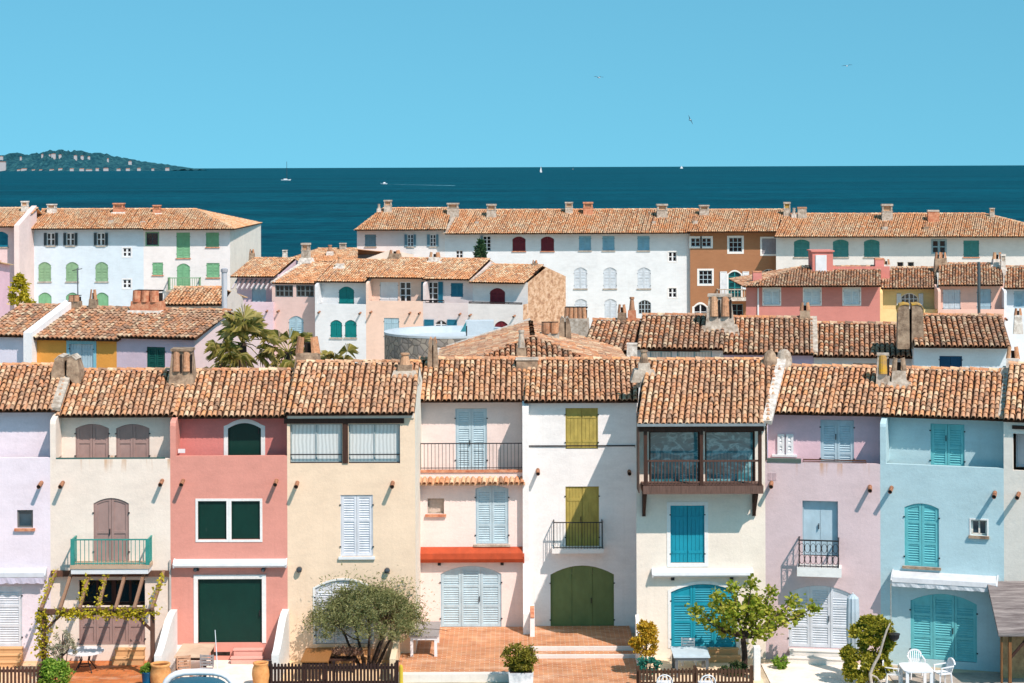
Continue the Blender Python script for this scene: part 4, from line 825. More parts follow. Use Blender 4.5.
h.chim('stack', 52, 213, 9, 9, MORTAR_WHITE, CLAY); h.chim('stack', 119, 213, 11, 10, BRICKY, CLAY, flash=MORTAR_WHITE); h.chim('pot', 111, 223, 6, 7, MORTAR, CLAY); h.finish()
h = tall('white corner building with mint green shutters and cream side wall', 143.5, 178, 230, 178, (246, 240, 238)); h.roof(-1.0, 6.6, 229.5, 209.5, eL=143, eR=234, rL=158, rR=197, mat=T_BACK, hipR=True, deep=19.5); h.hipR_ = True
panes_dark(h, 146.5, 233, 158, 245, DARKF, 2, 2, y=0, surround=SAGE, wd=.1); h.shutters(176.5, 232.5, 190, 258, MINT, 2, y=0, pitch=.14, sill=BRICKY); h.shutters(206, 232.5, 219, 247, MINT, 2, y=0, pitch=.14, sill=BRICKY); h.shutters(152.5, 262.5, 163, 275, MINT, 2, y=0, pitch=.14, sill=BRICKY)
h.shutters(177, 263.5, 190, 290, MINT, 2, rise=.3, y=0, pitch=.14); h.shutters(206.5, 263, 219.5, 277.5, MINT, 2, y=0, pitch=.14, sill=BRICKY); h.railing(168, 277.5, 199, 290, -.9, SAGE, .2, sides=-.01, bar=.04); h.block('balcony', 166, 290, 201, 292, -1.0, -.004, MORTAR)
h.chim('stack', 157, 214, 8, 9, BRICKY, CLAY, flash=MORTAR_WHITE); h.chim('pot', 143, 224, 6, 7, MORTAR, CLAY)
mb = MB(); 
for yy, z0, z1, ww in ((7.6, 10.2, 11.0, .7), (9.6, 10.2, 11.0, .7), (15.5, 9.4, 11.2, 1.3), (8.0, 7.4, 8.2, .7)): mb.box(h.w - .03, h.w + .03, yy, yy + ww, z0, z1, MINT)
mb.build('side_shutter', h.root); h.finish(sideR=stucco((255, 246, 232)))  # cream of the side raised towards white to paint in direct sun
h = House('cottage', 'small pink cottage corner beside the yellow-green bush', -60, 142, -16, 142, stucco((246, 206, 220)), 280); h.roof(-.5, 4, 270, 262, eL=-64, eR=-14, mat=T_BACK); h.finish()
# ================================================================== the setting
def plane(name, pts, z, m, kind='structure'):
    mb = MB(); mb.poly([(x, y, z) for x, y in pts], m); o = mb.build(name); o['kind'] = kind; return o
def sea_mat():
    s = NT('sea'); tc = s.n('ShaderNodeTexCoord')
    n1 = s.noise(.02, 6, (1, 3.2, 1)); n2 = s.noise(.0011, 4, (1, 5, 1)); n3 = s.noise(.11, 5, (1, .5, 1), 'Object', .7)
    c = s.ramp(n1, [(.35, lin((0, 57, 73))), (.65, lin((0, 79, 92)))]); c2 = s.ramp(n2, [(.35, (.78, .78, .78)), (.65, (1.25, 1.25, 1.25))])
    s.bump(s.noise(.35, 6, (1, 2.2, 1), 'Object', .7), .9, .6)
    c = s.mix(1.0, c, s.ramp(n3, [(.34, (.72, .74, .78)), (.66, (1.25, 1.22, 1.2))]), 'MULTIPLY')
    return s.base(s.mix(1.0, c, c2, 'MULTIPLY'), .55, .03)
SEA = sea_mat(); mb = MB(); mb.poly([(-90000, -300, -.95), (90000, -300, -.95), (90000, 160000, -.95), (-90000, 160000, -.95)], SEA); o = mb.build('sea'); o['kind'] = 'structure'
EARTH = mottled('packed_earth', (176, 158, 134), (206, 190, 164), .8); mb = MB()
mb.prism([(-140, 64.6), (140, 64.6), (140, 206), (-140, 206)], 'z', -3, 0, EARTH); o = mb.build('ground'); o['kind'] = 'structure'
mb = MB(); mb.prism([(-140, -120), (140, -120), (140, 42), (-140, 42)], 'z', -3, .0, mottled('pale_bounce_stone', (226, 208, 186), (244, 230, 212), .6)); o = mb.build('opposite_bounce_quay'); o['kind'] = 'structure'  # unseen bank added in pale stone to bounce warm light onto the facades
def pave(name, rgb, dark, z, bw=.32, bh=.16, mort=(210, 196, 178)):
    s = NT(name); b = s.n('ShaderNodeTexBrick', offset=.5); tc = s.n('ShaderNodeTexCoord'); s.l(tc.outputs['Object'], b.inputs['Vector'])
    b.inputs['Scale'].default_value = 1; b.inputs['Brick Width'].default_value = bw; b.inputs['Row Height'].default_value = bh; b.inputs['Mortar Size'].default_value = .012; b.inputs['Bias'].default_value = -.25
    b.inputs['Color1'].default_value = lin(rgb, .8); b.inputs['Color2'].default_value = lin(dark, .8); b.inputs['Mortar'].default_value = lin(mort, .7)
    n = s.ramp(s.noise(1.6, 5), [(.3, (.72, .7, .68)), (.7, (1.08, 1.05, 1.02))]); c = s.mix(1.0, b.outputs['Color'], n, 'MULTIPLY'); pl = s.ramp(s.noise(.9, 5, (.6, 1.6, 1), 'Object', .7), [(.52, (0, 0, 0)), (.66, (1, 1, 1))]); c = s.mix(s.math('MULTIPLY', pl, .4), c, lin((246, 214, 186), .85))
    dk = s.ramp(s.noise(2.3, 4, (.8, 2.2, 1), 'Object', .6), [(.64, (0, 0, 0)), (.7, (1, 1, 1))]); c = s.mix(s.math('MULTIPLY', dk, .55), c, lin((120, 76, 52), .8)); return s.base(c, .8, .2)
def patio(name, pxa, pxb, pym, Y0, Y1, z, m):
    xa, xb = ray(pxa, pym)[0] * 70, ray(pxb, pym)[0] * 70; mb = MB(); mb.box(xa, xb, Y0, Y1, -.05, z, m); o = mb.build(name); o['kind'] = 'structure'; return o
P_OR = pave('terracotta_paving', (226, 140, 84), (206, 116, 66), 0, .3, .3, (200, 140, 96)); P_PALE = mottled('pale_paving', (232, 214, 200), (250, 238, 226), 1.2); P_TER = pave('brick_paving', (228, 158, 108), (206, 124, 78), 0, .34, .15, (240, 214, 190)); P_GREY = mottled('grey_paving', (150, 140, 130), (188, 178, 166), 1.0)
patio('orange_terrace', 56, 171, 650, 65, 69.98, .03, P_OR); patio('pale_terrace', 173, 283, 650, 65, 69.98, .035, P_PALE); patio('sand_terrace', 290, 397, 650, 65, 69.98, .03, mottled('sand', (226, 190, 146), (244, 214, 176), 1.5)); patio('earth_terrace', -90, 48, 650, 65, 69.98, .03, mottled('paving', (222, 176, 136), (240, 206, 170), 1.2))
mb = MB(); mb.box(-4.15, .55, 67.35, 73.98, -.04, .25, P_TER); o = mb.build('brick_terrace'); o['kind'] = 'structure'
mb = MB(); mb.box(-4.15, .55, 67.0, 67.345, -.03, .26, STEPW); o = mb.build('terrace_kerb'); o['kind'] = 'structure'
mb = MB(); mb.box(.56, 4.36, 70.85, 73.98, -.03, .27, P_TER); mb.box(.56, 4.36, 70.7, 70.845, -.03, .275, STEPW); mb.box(.56, 4.36, 70.2, 70.695, -.03, .14, P_TER); mb.box(.56, 4.36, 70.05, 70.195, -.03, .145, STEPW); o = mb.build('upper_terrace'); o['kind'] = 'structure'
mb = MB(); mb.box(.56, 4.36, 65, 70.045, -.03, .03, P_TER); o = mb.build('lower_terrace'); o['kind'] = 'structure'
patio('cream_terrace', 638, 752, 650, 65, 69.98, .03, mottled('paving', (226, 196, 162), (244, 220, 190), 1.4)); patio('white_terrace', 758, 872, 650, 65, 69.2, .035, P_PALE); patio('grey_terrace', 876, 1090, 650, 65, 67.9, .03, P_GREY)
# garden walls between the terraces
def garden_wall(px, Yw, prof, th, m, label):
    X = ray(px, 640)[0] * Yw; o = empty('garden_wall', (X, Yw, 0), label, 'garden wall'); mb = MB(); mb.prism([(-d, z) for d, z in prof], 'x', -th / 2, th / 2, m); mb.build('wall', o); return o
SW = [(.0, 0), (.0, 1.85), (.5, 1.84), (1.1, 1.74), (1.7, 1.52), (2.2, 1.3), (2.7, 1.1), (3.2, 1.0), (3.2, 0)]
garden_wall(174, 69.985, SW, .25, WHITE_TRIM, 'white curved garden wall sweeping down beside the pergola'); garden_wall(286, 69.985, SW, .25, WHITE_TRIM, 'white curved garden wall sweeping down beside the peach terrace')
garden_wall(756, 67.3, [(0, 0), (0, 1.15), (.35, 1.15), (.35, 0)], .22, WHITE_TRIM, 'white gate pillar beside the fig tree'); garden_wall(398, 70.0, [(0, 0), (0, .95), (3.2, .85), (3.2, 0)], .2, stucco((250, 226, 190)), 'low cream garden wall between the olive tree and the brick terrace')
garden_wall(637, 69.985, [(0, 0), (0, 1.6), (.3, 1.5), (.5, 1.0), (1.6, .9), (1.6, 0)], .12, WHITE_TRIM, 'thin white garden wall beside the yellow shrub')
# ================================================================== leaves, trees and plants
def leaf_mat(a, b, c, tr=.25):
    s = NT('leaves'); g = s.n('ShaderNodeNewGeometry'); col = s.ramp(g.outputs['Random Per Island'], [(0, lin(a, .8)), (.5, lin(b, .8)), (1, lin(c, .8))])
    s.l(col, s.b.inputs['Base Color']); s.b.inputs['Roughness'].default_value = .55; s.b.inputs['Specular IOR Level'].default_value = .3
    t = s.n('ShaderNodeBsdfTranslucent'); s.l(col, t.inputs[0]); m = s.n('ShaderNodeMixShader'); m.inputs[0].default_value = tr
    s.l(s.b.outputs[0], m.inputs[1]); s.l(t.outputs[0], m.inputs[2]); s.l(m.outputs[0], s.t.nodes['Material Output'].inputs[0]); return s.mat
LV_OLIVE = leaf_mat((108, 116, 70), (152, 154, 96), (196, 192, 136), .35); LV_FIG = leaf_mat((116, 142, 38), (172, 182, 54), (214, 206, 92), .4); LV_BUSH = leaf_mat((92, 140, 44), (140, 180, 60), (196, 214, 96), .35); LV_YEL = leaf_mat((196, 150, 30), (230, 184, 46), (246, 214, 84), .35); LV_VINE = leaf_mat((150, 150, 34), (212, 192, 46), (240, 220, 70), .35); LV_TREL = leaf_mat((122, 128, 36), (178, 174, 52), (224, 206, 84), .4); LV_PALM = leaf_mat((120, 128, 60), (190, 178, 92), (240, 220, 150), .4); LV_BOX = leaf_mat((104, 96, 26), (142, 134, 40), (176, 166, 66)); LV_TEAL = leaf_mat((24, 110, 96), (50, 144, 124), (90, 176, 150)); LV_CYP = leaf_mat((30, 66, 44), (52, 92, 58), (84, 116, 70)); LV_GREY = leaf_mat((150, 150, 120), (186, 182, 150), (214, 206, 178))
BARK = wood((96, 78, 66), .9, .8); BARK_DK = wood((70, 56, 50), .9, .8)
def rnd_dir(): 
    z = R.uniform(-1, 1); t = R.uniform(0, 2 * pi); r = math.sqrt(1 - z * z); return Vector((r * cos(t), r * sin(t), z))
def leaves(mb, pts, size, asp, m, up=.3, fold=.25):
    vs = []; fs = []
    for p in pts:
        d = rnd_dir(); d.z = d.z * .7 + up * .4; d.normalize(); s_ = d.cross(rnd_dir()).normalized(); n = d.cross(s_); l = size * R.uniform(.65, 1.35); w = l * asp; k = len(vs)
        vs += [p, p + d * l * .5 + s_ * w * .5 + n * (w * fold), p + d * l, p + d * l * .5 - s_ * w * .5 + n * (w * fold)]; fs += [(k, k + 1, k + 2), (k, k + 2, k + 3)]
    mb.mesh(vs, fs, m)
def ellip(n, c, r, shell=.5, flat=0):
    out = []
    for _ in range(n): q = rnd_dir() * (R.random() ** shell); out.append(Vector((c[0] + q.x * r[0], c[1] + q.y * r[1], c[2] + max(q.z, -1 + flat) * r[2])))
    return out
def grow(mb, p, d, ln, r, lvl, m, tips, spread=.6, up=.15, seg=4, kids=3):
    path = [p]; rr = [r]; q = Vector(p)
    for i in range(seg):
        d = (d + rnd_dir() * .16 + Vector((0, 0, up * .3))).normalized(); q = q + d * (ln / seg); path.append(q.copy()); rr.append(r * (1 - .5 * (i + 1) / seg))
    mb.tube(path, rr, 6 if lvl > 1 else 4, m, True)
    if lvl <= 0: tips.append((q, d)); tips.append((path[seg // 2], d)); return
    for i in range(kids):
        nd = (d * (1 - spread * .5) + rnd_dir() * spread + Vector((0, 0, up))).normalized(); b = path[-1] if i < kids - 1 else path[-2]
        grow(mb, b, nd, ln * R.uniform(.6, .85), rr[-1] * .8, lvl - 1, m, tips, spread, up, seg, kids)
def inside(tips, c, r): return [t for t in tips if sum(((t[0][i] - c[i]) / r[i]) ** 2 for i in range(3)) < 1.15]
def plant(name, loc, label, cat): return empty(name, loc, label, cat)
# olive tree
P = ground(368, 668); o = plant('olive_tree', P, 'wide grey-green olive tree behind the dark picket fence', 'tree'); mb = MB(); lv = MB(); tips = []
for ax, ay, ln in ((-.75, .1, 1.3), (-.35, -.3, 1.5), (.05, .2, 1.5), (.42, -.2, 1.5), (.8, .1, 1.4), (.3, .5, 1.3)): grow(mb, Vector((ax * .35, ay * .3, 0)), Vector((ax * .75, ay * .6, 1)).normalized(), ln, .075, 2, BARK_DK, tips, .75, .12, 4, 3)
mb.build('trunk', o); c, r = (-.1, 0, 1.8), (2.35, 1.6, 1.35); pts = []
good = inside(tips, c, r)
for t, d in good: pts += [t + Vector((R.gauss(0, .22), R.gauss(0, .22), R.gauss(0, .18))) + d * R.uniform(-.1, .3) for _ in range(34)]
for _ in range(190):
    q = rnd_dir(); q.z = abs(q.z) * 1.2 - .42; cc = Vector(c) + Vector((q.x * r[0] * R.uniform(.5, 1.0), q.y * r[1] * R.uniform(.5, 1), q.z * r[2] * R.uniform(.5, 1.02))); pts += ellip(80, cc, (.3, .28, .25), .6)
leaves(lv, pts, .115, .3, LV_OLIVE, .6); lv.build('crown', o)
# fig tree
P = ground(744, 672); P.z -= .0; o = plant('fig_tree', P, 'spreading fig tree with bright lobed leaves beside the white wall', 'tree'); mb = MB(); lv = MB(); pts = []
mb.tube([(0, 0, 0), (.03, 0, .6), (-.03, .02, 1.2)], [.12, .1, .09], 8, BARK_DK)
for bx, by, bz in ((-1.65, -.2, 2.45), (-1.3, .3, 1.95), (-.95, -.3, 3.0), (-.35, .1, 3.25), (.25, -.1, 3.45), (.95, .2, 3.05), (1.6, -.2, 2.75), (2.35, .1, 2.45), (1.3, .3, 2.1), (-.7, .5, 1.6), (.6, -.6, 1.75), (.3, .6, 2.6), (-.6, -.6, 2.3), (1.9, .5, 2.05)):
    a = Vector((-.03, .02, 1.2)); e = Vector((bx * 1.04, by, bz * .9)); md = (a + e) / 2 + Vector((0, 0, -.12)); mb.tube([a, md, e], [.055, .035, .015], 5, BARK)
    for k in range(80): 
        f = R.uniform(.3, 1.06); q = (a * (1 - f) + e * f) + Vector((0, 0, -.12 * 4 * f * (1 - f) * .5)); pts.append(q + Vector((R.gauss(0, .15), R.gauss(0, .15), R.gauss(0, .13))))
    pts += ellip(55, e, (.25, .25, .28), .6)
for _ in range(14): pts += ellip(60, (R.uniform(-.95, 1.45), R.uniform(-.6, .6), R.uniform(1.65, 2.4)), (.34, .3, .26), .6)
mb.build('trunk', o); leaves(lv, pts, .165, .75, LV_FIG, .2, .15); lv.build('crown', o)
def shrub(name, px, py, label, blobs, n, size, asp, m, cat='shrub', stem=True, Y=None, z0=0):
    P = ground(px, py) if Y is None else Vector((ray(px, py)[0] * Y, Y, z0)); o = plant(name, P, label, cat); lv = MB(); pts = []
    for (x, y, z), r in blobs:
        for _ in range(max(4, int(n / 16))): q = rnd_dir(); k = R.uniform(.55, 1.0); pts += ellip(40, (x + q.x * r[0] * k, y + q.y * r[1] * k, z + q.z * r[2] * k), (r[0] * .3, r[1] * .3, r[2] * .26), .6)
    leaves(lv, pts, size, asp, m, .4); lv.build('foliage', o)
    if stem:
        st = MB()
        for _ in range(5): q = R.choice(blobs); st.tube([(R.uniform(-.08, .08), R.uniform(-.08, .08), 0), (q[0][0] * .5, q[0][1] * .5, q[0][2] * .6), (q[0][0] + R.uniform(-.1, .1), q[0][1], q[0][2] + q[1][2] * .5)], [.025, .018, .01], 5, BARK)
        st.build('stem', o)
    return o
shrub('shrub', 55, 684, 'rounded bright green shrub at the end of the picket fence', [((0, 0, .45), (.58, .5, .5)), ((-.2, 0, .75), (.3, .3, .25))], 900, .11, .55, LV_BUSH, Y=66.2)
o = shrub('shrub', 646, 676, 'upright golden yellow shrub against the cream wall', [((0, 0, 1.05), (.4, .35, .45)), ((0, 0, 1.45), (.36, .35, .4)), ((.02, 0, 1.72), (.28, .26, .22)), ((-.32, 0, 1.2), (.22, .2, .15))], 560, .085, .6, LV_YEL, Y=67.6)
shrub('shrub', 650, 678, 'small blue-green shrub beneath the golden yellow one', [((0, 0, .5), (.42, .3, .3))], 420, .11, .4, LV_TEAL, Y=67.1)
o = shrub('climber', 871, 690, 'leafy climber on a bent pale trunk with a hanging black pot', [((-.35, 0, .7), (.5, .4, .6)), ((.1, .1, 1.3), (.55, .4, .5)), ((-.25, 0, 1.8), (.4, .35, .4)), ((.3, 0, 2.05), (.38, .3, .28)), ((-.78, 0, 1.15), (.2, .2, .22)), ((.55, 0, 1.55), (.22, .25, .45)), ((-.1, 0, 2.25), (.2, .2, .12)), ((.3, .1, .6), (.4, .3, .5)), ((-.7, 0, .6), (.2, .2, .3))], 520, .125, .6, LV_TREL, Y=66.2)
mb = MB(); mb.tube([(-.05, -.55, 0), (-.12, -.5, .55), (.0, -.5, .85), (.2, -.48, 1.2), (.32, -.5, 1.65), (.45, -.45, 2.0), (.58, -.4, 2.25)], [.06, .055, .05, .045, .04, .035, .02], 7, wood((206, 192, 178), .9, .8)); mb.tube([(-.12, -.5, .55), (.1, -.5, .45), (.3, -.5, .2)], [.04, .03, .02], 6, wood((206, 192, 178), .9, .8)); mb.build('trunk', o)
mb = MB(); mb.lathe((.72, -.35, 1.65), [(.1, 0), (.17, .08), (.19, .2), (.21, .22), (.16, .22)], 12, IRON); mb.tube([(.72, -.35, 1.88), (.66, -.35, 2.3)], .008, 4, IRON); mb.build('hanging_pot', o)
shrub('shrub', 781, 669, 'small green shrub beside the stone door steps', [((0, 0, .2), (.3, .25, .22))], 320, .1, .5, LV_BUSH)
shrub('shrub', 738, 676, 'dark low shrub under the fig tree', [((-.1, 0, .25), (.5, .3, .25))], 420, .12, .4, leaf_mat((40, 60, 34), (60, 84, 44), (90, 110, 60)))
o = shrub('small_tree', 62, 672, 'spindly grey-leaved sapling beside the white oval table', [((.05, 0, 1.35), (.42, .35, .5)), ((-.15, 0, 1.0), (.3, .25, .25)), ((.3, 0, 1.1), (.22, .2, .3))], 110, .12, .3, LV_GREY, 'tree', Y=67.4)
mb = MB(); mb.tube([(0, 0, 0), (.02, 0, .6), (-.02, 0, .85)], [.045, .04, .035], 6, BARK)
for a, b in ((-.3, 1.3), (.1, 1.6), (.35, 1.35), (-.1, 1.5), (.25, 1.1)): mb.tube([(-.02, 0, .8), (a * .6, R.uniform(-.1, .1), (b + .8) / 2), (a, R.uniform(-.15, .15), b)], [.025, .018, .008], 5, BARK)
mb.build('trunk', o)
# plants and pots
def pot(name, px, py, label, prof, m, cat, fol=None, sq=None):
    P = ground(px, py) if py < 683.5 else Vector((ray(px, py)[0] * 66.4, 66.4, .03)); o = empty(name, P, label, cat); mb = MB()
    if sq: mb.frustum(0, 0, 0, sq[2], sq[0], sq[1], sq[0] * 1.08, sq[1] * 1.08, m); mb.box(-sq[0] * .48, sq[0] * .48, -sq[1] * .48, sq[1] * .48, sq[2] - .06, sq[2] + .004, BARK_DK)
    else: mb.lathe((0, 0, 0), prof, 18, m)
    mb.build('pot', o, smooth=not sq); return o
pot('jar', 261, 690, 'big terracotta jar at the end of the dark picket fence', [(.2, 0), (.27, .15), (.31, .4), (.29, .6), (.24, .74), (.27, .78), (.27, .82), (.22, .82), (.2, .7)], mottled('terracotta', (206, 140, 84), (230, 172, 112), 3), 'jar')
pot('jar', 160.5, 690, 'wide terracotta jar beside the curved wall foot', [(.24, 0), (.34, .2), (.36, .5), (.3, .7), (.34, .74), (.34, .8), (.29, .8), (.27, .7)], mottled('terracotta', (200, 136, 82), (226, 170, 110), 3), 'jar')
pot('flower_pot', 147, 690, 'blue glazed flower pot with a small yellow-green plant', [(.13, 0), (.17, .3), (.19, .5), (.2, .52), (.16, .52)], paint((0, 92, 136), .25), 'flower pot')
shrub('pot_plant', 147, 680, 'small yellow-green plant in the blue flower pot', [((0, 0, .62), (.2, .18, .16))], 300, .1, .5, LV_BUSH, 'plant', False, 66.4, .03)
MARB = mottled('marble', (176, 182, 190), (246, 246, 246), 2.2, .4, .05)
pot('planter', 521, 690, 'white marble planter at the brick terrace step', None, MARB, 'planter', None, (.78, .6, .5))
shrub('pot_plant', 520, 672, 'bushy olive green plant in the marble planter', [((0, 0, .98), (.58, .45, .42)), ((0, 0, .7), (.4, .35, .25))], 900, .1, .5, LV_BOX, 'plant', True, 66.4, .03)
# fan palms behind the red house
def palm(px, py, Y, label, n, lf, trunk):
    P = at(px, py, Y); o = plant('fan_palm', (P.x, P.y, 0), label, 'palm tree'); mb = MB(); mb.tube([(0, 0, 0), (.1, 0, P.z * .5), (0, 0, P.z)], [.22, .2, .19], 9, BARK); mb.build('trunk', o); lv = MB()
    for i in range(n):
        a = 2 * pi * i * .618; el = R.uniform(-.7, 1.5); d = Vector((cos(a) * cos(el), sin(a) * cos(el), sin(el))); pl = lf * R.uniform(.75, 1.1); b = Vector((0, 0, P.z)); e = b + d * pl + Vector((0, 0, -.22 * pl * cos(el)))
        lv.tube([b, (b + e) / 2 + Vector((0, 0, .1)), e], [.025, .02, .015], 4, LV_PALM); d2 = (e - b).normalized(); sd = d2.cross(Vector((0, 0, 1))); sd = sd.normalized() if sd.length > .05 else Vector((1, 0, 0)); up = sd.cross(d2).normalized(); vs = []; fs = []; M = 17; fr = R.uniform(.75, 1.0) * lf * .95
        for j in range(M):
            t = (j / (M - 1) - .5) * 3.6; q = (d2 * cos(t) + sd * sin(t)).normalized(); nn = q.cross(up).normalized(); ll = fr * (1 - .25 * abs(t) / 1.8); k = len(vs); w = .024
            t1 = e + q * ll * .55 + up * .05; t2 = e + q * ll + Vector((0, 0, -R.uniform(.2, .55) * ll))
            vs += [e, t1 + nn * w, t2, t1 - nn * w]; fs += [(k, k + 1, k + 2), (k, k + 2, k + 3)]
        lv.mesh(vs, fs, LV_PALM)
    lv.build('crown', o)
palm(242, 343, 84, 'tall fan palm in front of the pink gable wall', 22, 1.05, 0); palm(288, 352, 84.5, 'lower fan palm next to the twin tiled chimney', 18, .9, 0); palm(222, 362, 83, 'short fan palm below the pink gable wall', 18, .8, 0); palm(342, 368, 101, 'little palm with one fan above the peach roof', 16, 1.0, 0)
shrub('bush', 19, 292, 'loose yellow-green bush beside the pink sea front building', [((-.1, 0, 8.9), (.7, .7, .9)), ((.35, 0, 8.1), (.8, .8, .8)), ((0, 0, 9.7), (.3, .3, .3))], 300, .24, .5, LV_VINE, 'bush', True, 140, 0)
mb = MB(); P = at(480.5, 258, 172); o = plant('cypress', (P.x, P.y, 0), 'dark narrow cypress before the long white building', 'tree'); mb.tube([(0, 0, 0), (0, 0, 9)], [.2, .1], 7, BARK); mb.build('trunk', o); lv = MB(); pts = []
for _ in range(2600): f = R.random(); a = R.uniform(0, 2 * pi); rr = .75 * math.sqrt(max(0, 1 - f ** 1.6)) * R.uniform(.6, 1.08); pts.append(Vector((cos(a) * rr, sin(a) * rr, 6.2 + f * 5.0)))
leaves(lv, pts, .28, .4, LV_CYP, .9); lv.build('crown', o)
# ================================================================== terrace furniture and fittings
def W(px, py, Y): return at(px, py, Y)
# pergola with vine
o = empty('pergola', (ray(100, 640)[0] * 68.8, 68.8, 0), 'brown timber pergola with rafters over the cream house door', 'pergola'); ox, oy = o.location.x, o.location.y; PW = wood((158, 122, 98), .8, .85); PD = wood((112, 80, 66), .8, .85)
def loc(v): return Vector((v.x - ox, v.y - oy, v.z))
Yb = 67.6; mb = MB(); mb.bar(loc(W(38, 611.5, Yb)), loc(W(154, 611.5, Yb)), .14, .16, PD); mb.build('beam', o); mb = MB(); mb.bar(loc(W(51, 573.5, 69.88)), loc(W(169, 573.5, 69.88)), .12, .2, PD); mb.build('ledger', o)
for a, b in ((56, 41), (72, 60), (90, 79.5), (107.5, 98), (126, 115.5), (144.5, 134), (164, 152)): mb = MB(); mb.bar(loc(W(a, 571.5, 69.84)), loc(W(b, 609.0, Yb - .15)), .1, .12, PW); mb.build('rafter', o)
for px in (44, 152.5): p = loc(W(px, 612, Yb)); mb = MB(); mb.box(p.x - .07, p.x + .07, p.y - .07, p.y + .07, .03 , p.z - .08, PD); mb.build('post', o)
p = loc(W(152.5, 631, Yb)); q = loc(W(134, 614, Yb)); mb = MB(); mb.bar(p, q, .07, .09, PD); mb.build('brace', o)
p = loc(W(44, 631, Yb)); q = loc(W(62, 614, Yb)); mb = MB(); mb.bar(p, q, .07, .09, PD); mb.build('brace', o)
v = plant('vine', (ox, oy, 0), 'yellow-green vine twined along the pergola beam and post', 'vine'); mb = MB(); pts = []; a, b = loc(W(38, 612, Yb)), loc(W(158, 612, Yb)); pa = []
for i in range(40):
    f = i / 39; q = a * (1 - f) + b * f; pa.append(q + Vector((0, -.1 + .04 * sin(i * 1.3), .05 * sin(i * .9) - .02)))
    if .0 < f < .04 or .28 < f < .46 or .52 < f < .9 or R.random() < .3: pts += [q + Vector((R.gauss(0, .12), -.08 + R.gauss(0, .1), R.gauss(-.03, .09))) for _ in range(34)]
mb.tube(pa, .018, 5, BARK); p = loc(W(44, 612, Yb)); mb.tube([(p.x + .09 * sin(i), p.y - .09 * cos(i), .05 + i * .24) for i in range(10)], .025, 5, BARK); mb.build('stem', v)
for i in range(520): f = R.random(); pts.append(Vector((p.x + R.gauss(-.02, .14), p.y + R.gauss(0, .12), .7 + f * 1.6)))
for aa, bb in ((90, 79.5), (107.5, 98), (56, 41), (164, 152)):
    A, B = loc(W(aa, 570, 69.84)), loc(W(bb, 607, Yb))
    for i in range(70): f = R.random() ** .7; pts.append(A * (1 - f) + B * f + Vector((R.gauss(0, .06), R.gauss(0, .06), .08 + R.gauss(0, .04))))
lv = MB(); leaves(lv, pts, .12, .7, LV_VINE, .2); lv.build('foliage', v)
def fence(pa, pb, py, Y, label, m, sp=.13, wd=.075, posts=True):
    A, B = W(pa, py, Y), W(pb, py, Y); o = empty('picket_fence', (A.x, Y, 0), label, 'fence'); ln = B.x - A.x; n = round(ln / sp); mb = MB(); z = A.z
    for i in range(n): x = (i + .5) * ln / n; zz = z + R.gauss(0, .012); mb.prism([(x - wd / 2, .05), (x + wd / 2, .05), (x + wd / 2, zz - .04), (x, zz), (x - wd / 2, zz - .04)], 'y', -.035, -.012, m)
    mb.build('picket_panel', o); mb = MB()
    for f in (.22, .8): mb.box(0, ln, -.01, .035, z * f - .045, z * f + .045, m)
    mb.build('rail', o)
    for i in range(max(2, round(ln / 1.9) + 1)): k = max(2, round(ln / 1.9) + 1) - 1; x = ln * i / k; mb = MB(); mb.box(x - .05, x + .05, .037, .13, 0.02, z + .05, m); mb.build('post', o)
    return o
fence(-40, 40, 666, 66, 'brown picket fence in front of the lilac house steps', wood((104, 72, 60), .85, .8)); fence(270, 397, 663, 66.3, 'dark brown picket fence in front of the olive tree', wood((58, 42, 40), .85, .8), .115, .08); fence(638, 752, 668, 66.2, 'weathered brown picket fence in front of the white garden table', wood((92, 68, 54), .85, .8), .12)
# tables and chairs
def table(px, py, z, label, w, d, top, legm, kind='rect', h=None, rz=0, name='garden_table', th=.04, Y=None, z0=.03):
    P = ground(px, py, z); o = empty(name, (P.x, P.y, z0), label, 'table', rz); t = MB(); zt = z - z0
    if kind == 'oval': t.prism([(w / 2 * cos(2 * pi * i / 28), d / 2 * sin(2 * pi * i / 28)) for i in range(28)], 'z', zt - th, zt, top)
    elif kind == 'round_rect': t.prism([(w / 2 * math.copysign(abs(cos(a)) ** .35, cos(a)), d / 2 * math.copysign(abs(sin(a)) ** .35, sin(a))) for a in [2 * pi * (i + .5) / 32 for i in range(32)]], 'z', zt - th, zt, top)
    else: t.box(-w / 2, w / 2, -d / 2, d / 2, zt - th, zt, top)
    t.build('table_top', o); iron = kind == 'oval' or kind == 'iron'
    for i in (-1, 1):
        for j in (-1, 1):
            l = MB()
            if iron: l.tube([(i * w * .14, j * d * .1, zt - th), (i * w * .1, j * d * .08, zt * .5), (i * w * .24, j * d * .26, 0)], .022, 6, legm)
            else: l.box(i * (w / 2 - .1) - .05, i * (w / 2 - .1) + .05, j * (d / 2 - .1) - .05, j * (d / 2 - .1) + .05, 0, zt - th - .001, legm)
            l.build('leg', o)
    if iron: r = MB(); r.tube([(w * .16 * cos(a * pi / 8), d * .16 * sin(a * pi / 8), zt * .28) for a in range(17)], .018, 5, legm, False); r.build('brace', o)
    elif kind == 'rect': r = MB(); r.box(-w / 2 + .06, w / 2 - .06, -d / 2 + .04, -d / 2 + .07, zt - th - .1, zt - th - .001, legm); r.build('apron', o)
    return o
